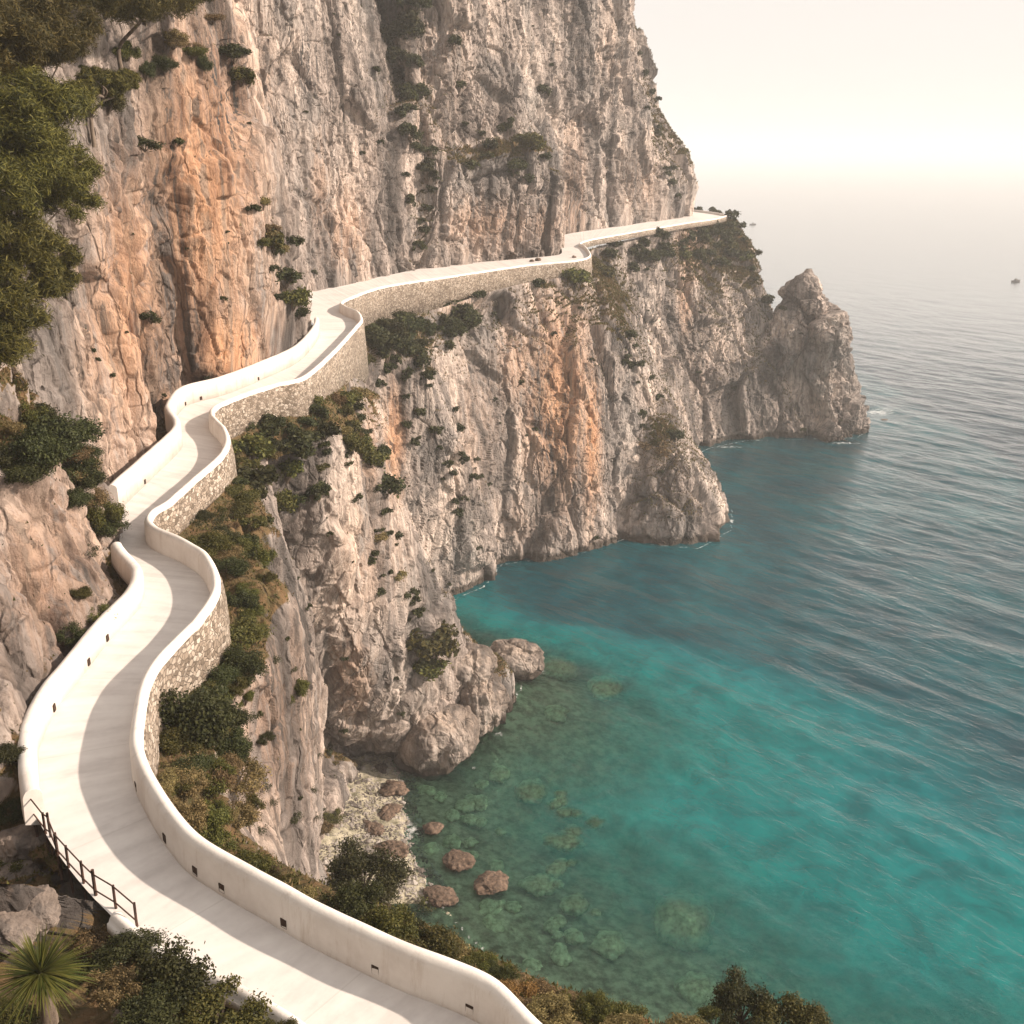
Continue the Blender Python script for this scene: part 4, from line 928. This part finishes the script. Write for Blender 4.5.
for i in range(3):
    bush_proto(('dark', i), L_DARK, 2200, .085, 100 + i); bush_proto(('green', i), L_GREEN, 2200, .085, 110 + i)
    bush_proto(('dry', i), L_DRY, 1800, .075, 120 + i, 8, .7, .35)
    bush_proto(('near', i), L_DARK, 10000, .042, 130 + i, 19, .85, .8); bush_proto(('neargreen', i), L_GREEN, 10000, .042, 140 + i, 19, .85, .8)
    bush_proto(('neardry', i), L_DRY, 7000, .04, 150 + i, 11, .75, .4); bush_proto(('red', i), L_RED, 5000, .045, 160 + i, 9, .7, .4)
QUEUE = []
def shrub(p, r, kind, label, group=None, z=1.0):
    QUEUE.append((np.array(p, float), r, kind, label, group, z, float(r / proj(p)[2] * F)))
def grow_all(limit=285):
    """the largest shrubs one by one, the remaining specks as one object"""
    QUEUE.sort(key=lambda q: -q[6]); merged = []; rn = []
    for i, (p, r, kind, label, group, z, rp) in enumerate(QUEUE):
        k_ = (kind, random.randrange(3)); f, st = protos[k_]; rz = random.uniform(0, 6.28)
        if i < limit:
            if rp > 9:
                root = empty('shrub', tuple(p), label, 'shrub', group, rz); root.scale = (r * random.uniform(.8, 1.25), r * random.uniform(.8, 1.25), r * z * random.uniform(.75, 1.25))
                for nm, me in (('foliage', f), ('stems', st)):
                    o = bpy.data.objects.new(nm, me); C.objects.link(o); o.parent = root
            else:
                root = bpy.data.objects.new('shrub', f); C.objects.link(root); root.location = p; root.scale = (r, r, r * z); root.rotation_euler = (0, 0, rz); tag(root, label, 'shrub', group)
        else:
            n_ = 500; co = np.zeros(len(f.vertices) * 3, np.float32); f.vertices.foreach_get('co', co); co = co.reshape(-1, 4, 3)
            co = co[np.linspace(0, len(co) - 1, n_).astype(int)]; ct = co.mean(1, keepdims=True); co = (ct + (co - ct) * 1.7).reshape(-1, 3)
            c_, s_ = math.cos(rz), math.sin(rz); co = np.stack([co[:, 0] * c_ - co[:, 1] * s_, co[:, 0] * s_ + co[:, 1] * c_, co[:, 2]], -1)
            merged.append(co * [r, r, r * z] + p); rn.append(np.repeat(np.random.default_rng(i).random(n_) * .6 + .4 * random.random(), 4))
    if merged:
        V = np.concatenate(merged); tag(mk('shrubs_and_hole_specks', V, np.arange(len(V)).reshape(-1, 4), L_DARK, smooth=False, attrs={'rnd': np.concatenate(rn)}), 'tiny dark shrubs and tufts over the cliffs, some standing in for shaded holes', 'shrubs', kind='stuff')
    print('shrubs', len(QUEUE))
nshrub = 0
def plant(px, py, rpx, kind, label, group=None, z=.9, out=.02):
    """Grow a shrub where the rock shows at this point"""
    global nshrub
    h_ = hit(px, py)
    if h_ is None: return
    p, nrm = h_; t = proj(p)[2]; r = 1.45 * rpx * t / F
    p = p + nrm * r * out - np.array([0, 0, r * .35])
    nshrub += 1
    return shrub(p, r, kind, label, group, z)
def poly_in(poly, x, y):
    c = False; j = len(poly) - 1
    for i in range(len(poly)):
        xi, yi = poly[i]; xj, yj = poly[j]
        if (yi > y) != (yj > y) and x < (xj - xi) * (y - yi) / (yj - yi + 1e-9) + xi: c = not c
        j = i
    return c
def scatter(poly, n_, r0, r1, kinds, label, group, minup=-1, z=.9):
    xs = [p[0] for p in poly]; ys = [p[1] for p in poly]; k_ = 0; tries = 0
    while k_ < n_ and tries < n_ * 40:
        tries += 1; x = random.uniform(min(xs), max(xs)); y = random.uniform(min(ys), max(ys))
        if not poly_in(poly, x, y): continue
        h_ = hit(x, y)
        if h_ is None or h_[1][2] < minup: continue
        kd = random.choice(kinds); nm = {'dark': 'dark green', 'near': 'dark green', 'green': 'olive green', 'neargreen': 'olive green', 'dry': 'dry straw-brown', 'neardry': 'dry straw-brown', 'red': 'rusty'}[kd]
        r = random.uniform(r0, r1)
        plant(x, y, r, kd, nm + ' ' + label, group + ', ' + nm, z); k_ += 1

# individually placed shrubs
big = [
 (190, 722, 34, 'near', 'big dark shrub beside the stone wall foot above the foreground parapet'), (232, 775, 22, 'neardry', 'brown twiggy shrub below the big dark shrub on the near cliff'),
 (212, 700, 14, 'neargreen', 'small bright shrub above the big dark shrub'), (170, 745, 16, 'neargreen', 'green shrub touching the foot of the near stone wall'),
 (238, 635, 26, 'neargreen', 'bushy green shrub outside the sharp bend of the path'), (242, 600, 16, 'near', 'dark shrub topping the cluster outside the sharp bend'), (245, 660, 22, 'near', 'dark hanging shrub under the sharp bend'),
 (205, 545, 16, 'neargreen', 'low green shrub at the inner elbow below the path'), (225, 565, 14, 'near', 'dark green shrub just outside the sharp bend wall'),
 (246, 448, 20, 'green', 'green shrub by the wall of the upper bend'), (258, 480, 20, 'dark', 'dark shrub below the upper bend of the wall'), (262, 430, 22, 'dark', 'black-green shrub in the shade under the long stone wall'), (300, 440, 26, 'dark', 'broad dark shrub filling the gully under the long stone wall'),
 (300, 500, 14, 'dark', 'dark round shrub in the middle of the gully'), (345, 400, 18, 'green', 'bright green shrub on top of the spur beside the wall'), (368, 357, 10, 'green', 'small olive shrub under the wall corner'), (352, 430, 16, 'green', 'olive shrub on the spur crest'),
 (385, 490, 16, 'dark', 'dark shrub on the right flank of the spur crest'), (425, 640, 24, 'green', 'olive shrub cluster on the spur above the boulders'), (432, 665, 16, 'green', 'lower olive shrub above the huge boulder'),
 (298, 688, 13, 'neargreen', 'small round green shrub hanging on the near cliff face'), (333, 815, 12, 'neargreen', 'elongated green shrub at the right edge of the near cliff'),
 (406, 326, 22, 'dark', 'dark bushy shrub at the foot of the long far wall'), (462, 312, 20, 'dark', 'dark shrub pair member under the far wall'), (388, 345, 22, 'dark', 'dark shrub in the cleft below the wall corner'), (412, 300, 9, 'dark', 'small dark shrub touching the far wall'), (474, 292, 8, 'dark', 'little dark shrub close under the far wall'),
 (575, 274, 14, 'green', 'green shrub below the small far bend of the path'), (603, 268, 13, 'green', 'olive shrub to the right of the small far bend'), (540, 280, 7, 'dark', 'small dark shrub left of the small far bend'),
 (657, 440, 15, 'dry', 'straw-coloured shrub on top of the rounded outcrop'), (672, 432, 9, 'dark', 'dark shrub on the shoulder of the rounded outcrop'),
 (30, 455, 26, 'near', 'grey-green round shrub on the ledge above the near rock'), (62, 440, 26, 'near', 'dark shrub spreading over the ledge above the near rock'), (78, 478, 22, 'near', 'dark shrub overhanging the near rock face'), (105, 525, 18, 'near', 'dark shrub at the edge of the path beside the rock bulge'), (92, 500, 16, 'neardry', 'brown twiggy shrub on the rock bulge'), (30, 415, 16, 'neargreen', 'green shrub high on the near ledge'),
 (92, 550, 8, 'neargreen', 'small green tuft on the near rock face'), (78, 592, 9, 'neargreen', 'round green tuft in the middle of the near rock face'), (98, 612, 12, 'neargreen', 'green shrub behind the low inner wall'), (68, 640, 12, 'near', 'dark shrub low behind the inner wall'), (4, 752, 14, 'near', 'dark shrub at the left edge above the railing'), (8, 810, 14, 'near', 'dark shrub on the boulder left of the railing'), (8, 875, 16, 'neargreen', 'green tuft at the left edge beside the pale slab'),
 (150, 318, 10, 'dark', 'small dark shrub on the orange cliff low right'), (143, 145, 12, 'dark', 'dark shrub clinging to the top of the orange cliff'), (178, 143, 7, 'dark', 'tiny dark shrub right of the top of the orange cliff'),
 (232, 55, 14, 'dark', 'dark shrub on the dark edge of the orange cliff'), (240, 78, 14, 'green', 'olive shrub under the dark one at the cliff edge'), (275, 245, 14, 'green', 'olive shrub in the cleft beside the orange cliff'), (284, 280, 16, 'dark', 'dark shrub in the cleft above the path corner'), (294, 300, 14, 'green', 'green shrub on the cliff nose above the path corner'), (262, 245, 10, 'green', 'small olive shrub upper left in the cleft'),
 (410, 132, 12, 'dark', 'dark shrub at the foot of the deep chasm'), (425, 175, 14, 'dark', 'dark shrub in the gully below the chasm'), (425, 232, 8, 'dark', 'round dark shrub low in the gully'), (450, 42, 9, 'dark', 'dark shrub high on the middle buttress'), (462, 85, 6, 'dark', 'small shrub in the middle of the buttress'), (545, 92, 8, 'dark', 'dark shrub in the cleft right of the buttress'),
 (527, 138, 14, 'green', 'olive shrub on the shoulder of the buttress'), (510, 165, 12, 'dark', 'dark shrub on the ledge of the buttress'), (475, 168, 8, 'dark', 'small dark shrub left on the ledge of the buttress'), (490, 145, 9, 'dark', 'dark shrub at the upper ledge of the buttress'), (377, 72, 5, 'dark', 'tiny shrub on the grey cliff left of the chasm'),
]
for x, y, r, kd, l in big: plant(x, y, r, kd, l)
scatter([(0, 395), (60, 400), (130, 530), (100, 545), (50, 480), (0, 470)], 12, 10, 20, ['near', 'near', 'neargreen', 'neardry'], 'shrub crowding the ledge above the near rock', 'ledge crowd')
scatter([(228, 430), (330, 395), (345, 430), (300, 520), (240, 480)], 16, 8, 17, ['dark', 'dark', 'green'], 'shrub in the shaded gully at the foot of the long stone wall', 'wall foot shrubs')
scatter([(330, 390), (375, 370), (395, 470), (350, 480)], 14, 6, 13, ['green', 'green', 'dry', 'dark'], 'shrub on the sunny crest of the spur', 'crest shrubs')
scatter([(160, 745), (240, 690), (275, 830), (230, 850), (170, 790)], 16, 8, 18, ['neargreen', 'neardry', 'near', 'neardry'], 'shrub on the golden bank outside the parapet', 'golden bank shrubs')
scatter([(225, 540), (270, 540), (262, 700), (236, 700)], 12, 8, 16, ['neargreen', 'near', 'neardry'], 'shrub on the ledge outside the sharp bend', 'sharp bend shrubs')
scatter([(370, 860), (700, 990), (700, 1024), (580, 1024), (330, 905)], 34, 7, 14, ['neardry', 'neargreen', 'near', 'neargreen', 'neardry'], 'shrub on the bank behind the foreground parapet', 'foreground bank shrubs')
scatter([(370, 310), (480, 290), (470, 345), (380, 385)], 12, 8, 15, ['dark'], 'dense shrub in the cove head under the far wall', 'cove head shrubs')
scatter([(150, 700), (215, 650), (240, 700), (235, 760), (190, 780), (155, 760)], 9, 9, 18, ['near', 'neargreen', 'neardry'], 'shrub beside the foot of the near stone wall', 'shrubs at the near wall')
scatter([(232, 470), (330, 400), (360, 380), (380, 440), (300, 520), (240, 560)], 26, 6, 13, ['dark', 'green', 'dark', 'dry'], 'shrub in the gully below the stone wall', 'gully shrubs')
scatter([(185, 515), (240, 480), (262, 540), (240, 590), (205, 560)], 12, 7, 14, ['neargreen', 'neardry', 'near'], 'shrub on the ledge below the middle bend', 'ledge shrubs')
scatter([(330, 400), (365, 360), (400, 520), (430, 620), (380, 600), (340, 480)], 26, 4, 10, ['dark', 'green', 'dry'], 'shrub scattered on the spur crest', 'spur crest shrubs')
scatter([(380, 330), (420, 340), (500, 480), (490, 540), (440, 500), (380, 400)], 30, 3, 8, ['dark', 'dark', 'green'], 'small shrub dotted over the pale ramp in the cove', 'ramp shrubs')
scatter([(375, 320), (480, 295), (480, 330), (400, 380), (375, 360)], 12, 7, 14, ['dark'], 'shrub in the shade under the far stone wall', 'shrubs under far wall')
scatter([(605, 240), (735, 220), (760, 260), (700, 262), (620, 270)], 42, 5, 9, ['dark', 'green', 'dark'], 'shrub in the green belt under the far path', 'far belt shrubs')
scatter([(725, 215), (750, 225), (780, 300), (760, 300), (735, 250)], 14, 4, 7, ['dark', 'green'], 'shrub on the skyline of the far headland', 'far headland shrubs')
scatter([(620, 300), (655, 380), (680, 440), (655, 450), (630, 400)], 10, 3, 7, ['dark', 'green'], 'shrub on the right edge of the big face', 'face edge shrubs')
scatter([(380, 0), (415, 0), (415, 110), (400, 120)], 14, 8, 16, ['dark'], 'shrub lining the deep chasm', 'chasm shrubs')
scatter([(405, 120), (440, 150), (435, 260), (410, 250)], 10, 4, 9, ['dark'], 'shrub in the gully left of the buttress', 'upper gully shrubs')
scatter([(245, 180), (300, 230), (312, 320), (285, 320)], 14, 5, 10, ['dark', 'green', 'dry'], 'shrub on the nose above the path corner', 'nose shrubs')
scatter([(470, 120), (555, 120), (550, 190), (480, 190)], 9, 4, 8, ['dark', 'green'], 'shrub on the buttress ledge', 'buttress shrubs')
scatter([(100, 20), (220, 10), (200, 90), (110, 150)], 12, 8, 16, ['neardry', 'near', 'neargreen'], 'shrub on the dark ledge under the pines', 'pine ledge shrubs')
scatter([(640, 50), (665, 110), (682, 200), (672, 200), (650, 120)], 12, 3, 6, ['dark'], 'shrub on the skyline of the tall far cliff', 'skyline shrubs')
scatter([(0, 390), (80, 430), (120, 520), (60, 470), (0, 440)], 9, 8, 15, ['near', 'neardry'], 'shrub on the near left ledge', 'near ledge shrubs')
scatter([(230, 640), (330, 660), (335, 860), (260, 820)], 16, 4, 9, ['neargreen', 'neardry', 'near'], 'tuft on the near cliff face', 'near face tufts')
# bank outside the foreground parapet and bottom edge
def bank(x, y, d_, rpx, kind, label, group=None, z=.9):
    p = PZ(x, y, d_); h_ = hit(x, y + rpx * .5)
    if h_ is not None and proj(h_[0])[2] < proj(p)[2] * 1.25: p = h_[0] + np.array([0, 0, rpx * proj(h_[0])[2] / F * .35])
    t = proj(p)[2]; r = 1.35 * rpx * t / F; p = p - np.array([0, 0, r * .45]); return shrub(p, r, kind, label, group, z)
for x, y, z_, r, kd, l in [(180, 800, 31.0, 24, 'neardry', 'golden dry shrub just outside the parapet bend'), (165, 775, 31.2, 16, 'neardry', 'golden shrub hard against the outside of the parapet bend'), (205, 815, 30.9, 22, 'neargreen', 'green shrub outside the parapet, lower one'), (215, 835, 31, 20, 'neargreen', 'green shrub hugging the parapet outside'),
    (245, 860, 30.9, 20, 'neargreen', 'rounded green shrub behind the parapet'), (270, 878, 30.9, 16, 'neargreen', 'low green shrub behind the parapet'), (300, 895, 31, 15, 'neardry', 'dry shrub behind the middle of the parapet'), (185, 780, 31, 14, 'neargreen', 'bright low shrub on the golden bank'),
    (362, 872, 26, 28, 'near', 'dark shrub at the lower end of the near cliff'), (350, 900, 28, 22, 'near', 'dark shrub behind the parapet right of the near cliff foot'), (390, 915, 29, 26, 'neargreen', 'green shrub right of the dark one behind the parapet'), (420, 935, 30, 22, 'neargreen', 'green shrub behind the parapet above the second drain'), (445, 948, 30.4, 18, 'neardry', 'straw-coloured shrub behind the parapet'), (375, 925, 30, 18, 'neargreen', 'low green shrub tight behind the parapet'),
    (478, 972, 30.6, 14, 'neardry', 'dry pale tuft behind the parapet'), (515, 985, 30.4, 16, 'red', 'rusty orange shrub behind the parapet'), (550, 1003, 30.4, 18, 'neardry', 'golden shrub behind the right end of the parapet'), (585, 1008, 30, 20, 'neargreen', 'green shrub at the bottom edge right of the parapet'), (620, 1020, 30, 20, 'neardry', 'brown shrub at the bottom edge'), (650, 1026, 30, 18, 'red', 'rusty shrub at the bottom edge'),
    (690, 1024, 30, 20, 'neardry', 'dry grassy shrub at the bottom edge'), (742, 1006, 30, 24, 'near', 'tallest dark shrub at the bottom edge of the sea'), (780, 1022, 30, 24, 'neargreen', 'olive shrub at the bottom right of the row'), (715, 1022, 30, 18, 'neargreen', 'small olive shrub left of the tallest dark one'), (812, 1030, 30, 18, 'neargreen', 'last olive shrub of the bottom row')]:
    bank(x, y, z_, r, kd, l, 'shrubs outside the foreground parapet')
for x, y, z_, r, kd, l in [(120, 950, 32.2, 24, 'near', 'dark shrub at the lower end of the railing'), (135, 925, 32.3, 13, 'red', 'rusty-topped little shrub at the end of the railing'), (95, 935, 32.2, 22, 'neardry', 'dry brown shrub between railing and spiky plant'), (75, 930, 32.3, 14, 'neargreen', 'green tuft under the railing'),
    (175, 985, 32.7, 40, 'near', 'large dark leafy shrub in front of the kerb wall'), (215, 1010, 32.6, 36, 'neargreen', 'leafy shrub right of the large dark one'), (145, 1010, 33, 30, 'near', 'dark leafy shrub left in the foreground'), (255, 1024, 32.6, 28, 'neargreen', 'olive shrub at the bottom edge over the kerb wall'), (110, 985, 33, 24, 'neardry', 'dry shrub behind the spiky plant'), (200, 955, 32.6, 18, 'near', 'upright twiggy shrub against the kerb wall'), (282, 1032, 32.5, 16, 'neargreen', 'rightmost olive shrub in front of the kerb wall'), (5, 1015, 34, 22, 'neargreen', 'green shrub in the bottom left corner')]:
    bank(x, y, z_, r, kd, l, 'foreground shrubs inside the bend')
scatter([(0, 0), (640, 0), (690, 215), (320, 285), (120, 500), (0, 380)], 35, 1.5, 4.5, ['dark'], 'tiny shrub standing in for a shaded hole in the cliff', 'specks')  # leafy specks added in place of the dark, shaded holes pitting the rock
scatter([(370, 310), (740, 225), (860, 430), (700, 440), (700, 540), (480, 560), (440, 600), (300, 520)], 40, 1.5, 4.5, ['dark'], 'tiny shrub standing in for a shaded hole in the cliff', 'specks')
scatter([(240, 480), (440, 480), (480, 700), (350, 740), (340, 860), (240, 760)], 36, 2, 5, ['dark'], 'tiny shrub standing in for a shaded hole in the cliff', 'specks')
for x, y, r, l in [(692, 208, 3.5, 'low dark bush on the far side of the last bend'), (700, 208, 3.5, 'low dark bush right of the first on the far side of the last bend'), (712, 209, 4, 'dark bush beside the tip of the far wall'), (733, 215, 6, 'dark bush standing beyond the end of the far parapet'), (719, 211, 3.5, 'tiny dark bush at the outermost corner of the far road')]:
    q = PZ(x, y + 2.5, 33.0); shrub(q - np.array([0, 0, .35]), 1.7 * r * proj(q)[2] / F, 'dark', l)
for x, y, r, l in [(532, 261, 2.4, 'left one of two small dark stones on the far road'), (538, 260, 3, 'right one of two small dark stones on the far road'), (574, 257, 2, 'small dark stone by the small far bend')]:
    q = PZ(x, y, zroad(y) + .12); o = boulder('stone', tuple(q), r * proj(q)[2] / F, 120 + x, SEAROCK, 3, (1, .8, .7), .2, .05); tag(o, l, 'rock')
grow_all()

def cover(name, n_, cond, size, material, label, seed, long=2.5):
    r = np.random.default_rng(seed); px, py, t = proj(PP)
    w = cond(px, py, NN[:, 2], PP) * t ** 2; w = w / w.sum()
    i = r.choice(len(PP), n_, p=w); P = PP[i] + NN[i] * .02; t = t[i]
    d = NN[i] * .4 + r.normal(0, .55, (n_, 3)) + [0, 0, .8]; d /= np.linalg.norm(d, axis=1, keepdims=True)
    sd_ = np.cross(d, r.normal(size=(n_, 3))); sd_ /= np.linalg.norm(sd_, axis=1, keepdims=True)
    L_ = (size * r.uniform(.5, 1.5, n_) * (1 + t / 45))[:, None]
    V = np.stack([P - sd_ * L_ / long / 2, P + sd_ * L_ / long / 2, P + d * L_ + sd_ * L_ * .1], 1).reshape(-1, 3)
    o = mk(name, V, np.arange(n_ * 3).reshape(-1, 3), material, smooth=False, attrs={'rnd': np.repeat(r.random(n_), 3)})
    tag(o, label, 'grass', kind='stuff')
pat_ = fbm(PP * .45, 3, 300)
inside = lambda px, py: (px > -20) & (px < 1040) & (py > -20) & (py < 1040)
cover('dry_grass', 120000, lambda px, py, nz, P: inside(px, py) * sstep(.42, .75, nz + .5 * pat_) * (P[:, 2] > 2.5) * (.02 + SS), .06, L_DRY, 'dry straw-coloured grass on the ledges and banks', 11)
cover('ground_cover', 120000, lambda px, py, nz, P: inside(px, py) * sstep(.5, .8, nz - .5 * pat_) * (P[:, 2] > 2.5) * (.02 + SS), .05, L_GREEN, 'low green herbs on the ledges and banks', 12, 1.6)

# spiky dwarf palm
p = PZ(45, 995, 33.3); t = proj(p)[2]
palm = empty('spiky_palm', tuple(p), 'spiky fan of stiff green leaves in the bottom left corner', 'plant')
r_ = np.random.default_rng(5); V = []; Fc = []; k0 = 0
for i in range(420):
    a = r_.uniform(0, 2 * np.pi); el = math.asin(r_.uniform(-.35, 1.0)); L_ = r_.uniform(.55, .92)
    d = np.array([math.cos(a) * math.cos(el), math.sin(a) * math.cos(el), math.sin(el)]); sd_ = np.cross(d, [0, 0, 1.]); sd_ /= np.linalg.norm(sd_) + 1e-6; w_ = r_.uniform(.010, .018)
    for j in range(5):
        s = j / 4; c = d * L_ * s + np.array([0, 0, -.22 * s * s * L_ * math.cos(el)]); ww = w_ * (1 - s) ** .6 + .0012
        V += [c + sd_ * ww, c - sd_ * ww]
        if j: Fc.append((k0 + 2 * j - 2, k0 + 2 * j - 1, k0 + 2 * j + 1, k0 + 2 * j))
    k0 += 10
palm.scale = (.82, .82, .82)
cr = mk('leaves', np.array(V) * 1.0 + [0, 0, .45], Fc, leafmat('palm_leaves', (.045, .075, .014), (.17, .18, .04)), palm, smooth=False, attrs={'rnd': np.repeat(r_.random(420), 10)})
tr = tube('trunk', np.array([[0, 0, -.6], [.02, 0, 0], [0, .01, .45]]) + p, [.13, .12, .09], BARK, palm, 10)

# pines
def pine(base, clumps, label, seed, trunk_r=.16):
    root = empty('pine_tree', tuple(base), label, 'tree', 'pines at the top left')
    r = np.random.default_rng(seed); cs = [c for c, _ in clumps]; top = np.mean(cs, axis=0)
    mid = base * .5 + top * .5 + np.array([.3, -.2, .2])
    ln = catmull(np.array([base + [0, 0, -.6], base + [0.05, 0, .5], mid, top]), 8)
    tube('trunk', ln, np.linspace(trunk_r, trunk_r * .4, len(ln)), BARK, root, 10)
    # limbs
    Vv, Ff, k_ = [], [], 0
    C2, R2_ = [], []
    for c, rad in clumps:
        s0 = ln[len(ln) // 2 + int(r.integers(0, len(ln) // 2 - 1))]
        br = catmull(np.array([s0, (s0 + c) / 2 + r.normal(0, .12, 3) + [0, 0, -.1], c]), 5)
        for j, q in enumerate(br):
            for a in range(5): Vv.append(q + .05 * (1.2 - j / len(br)) * np.array([math.cos(a * 1.257), 0, math.sin(a * 1.257)]))
        for j in range(len(br) - 1):
            for a in range(5): Ff.append((k_ + j * 5 + a, k_ + j * 5 + (a + 1) % 5, k_ + (j + 1) * 5 + (a + 1) % 5, k_ + (j + 1) * 5 + a))
        k_ += 5 * len(br)
        for _ in range(22):
            dd = r.normal(size=3); dd /= np.linalg.norm(dd); C2.append(c + dd * rad * .85 * np.array([1.05, 1.05, .6])); R2_.append(rad * r.uniform(.22, .38))
    o = mk('limbs', np.array(Vv), Ff, BARK); child(o, root)
    nl = int(2600 * len(C2) / 6)
    f = leaves_mesh('crown', C2, R2_, min(110000, int(nl * 1.3)), .022, L_PINE, seed, up=.7, long=8.5, shell=.35)
    # thin the needles
    child(f, root)
    return root
def cl(lst, x): return [(PX(a, b_, x + dx), 1.3 * r * abs(x / ((a - 512) / F)) / F) for a, b_, r, dx in lst]
pine(PX(-60, 330, -15.5), cl([(15, 100, 36, 0), (50, 115, 34, .4), (0, 150, 40, .2), (40, 160, 34, .5), (65, 170, 22, .6), (20, 190, 26, .8), (70, 200, 20, .3)], -13.6), 'pine with broad rounded olive crown at the left edge', 201)
pine(PX(-50, 330, -17), cl([(10, 22, 38, 0), (50, 20, 32, .3), (76, 30, 17, .5), (30, 42, 28, .2), (60, 48, 16, .4), (-20, 40, 40, 0)], -14.2), 'pine filling the top left corner, above the broad rounded one', 202)
pine(PX(-40, 420, -14.5), cl([(10, 240, 30, 0), (45, 255, 22, .2), (20, 275, 28, .3), (55, 280, 16, .2), (5, 310, 30, .2), (-10, 340, 30, 0)], -13.2), 'lowest pine at the left edge, just above the rock fangs', 203)
pine(PX(120, 60, -16), cl([(120, -12, 34, 0), (160, -8, 28, .2), (145, 0, 16, .3), (90, -20, 30, 0), (180, -6, 15, .2), (205, -12, 14, .2)], -13.9), 'pine at the top edge right of the corner pine', 204, .1)
pine(PX(92, 130, -15.4), cl([(92, 78, 12, 0), (110, 84, 12, .1), (126, 80, 10, .1), (80, 92, 11, 0)], -14.6), 'small pine growing on the pale rock right of the others', 205, .08)

# ------------------------------------------------------------------ haze
hz = mk('haze', [(-4000, -1500, -13), (4000, -1500, -13), (4000, 9000, -13), (-4000, 9000, -13), (-4000, -1500, 95), (4000, -1500, 95), (4000, 9000, 95), (-4000, 9000, 95)],
        [(0, 3, 2, 1), (4, 5, 6, 7), (0, 1, 5, 4), (1, 2, 6, 5), (2, 3, 7, 6), (3, 0, 4, 7)], smooth=False)
hm = bpy.data.materials.new('haze'); hm.use_nodes = True; hm.node_tree.nodes.clear()
ho = hm.node_tree.nodes.new('ShaderNodeOutputMaterial'); pv = hm.node_tree.nodes.new('ShaderNodeVolumePrincipled')
pv.inputs['Color'].default_value = (1, .995, .99, 1); pv.inputs['Density'].default_value = .00052; pv.inputs['Anisotropy'].default_value = 0
hm.node_tree.links.new(pv.outputs[0], ho.inputs['Volume']); hz.data.materials.append(hm); hz['kind'] = 'stuff'; hz['label'] = 'pale warm sea haze'
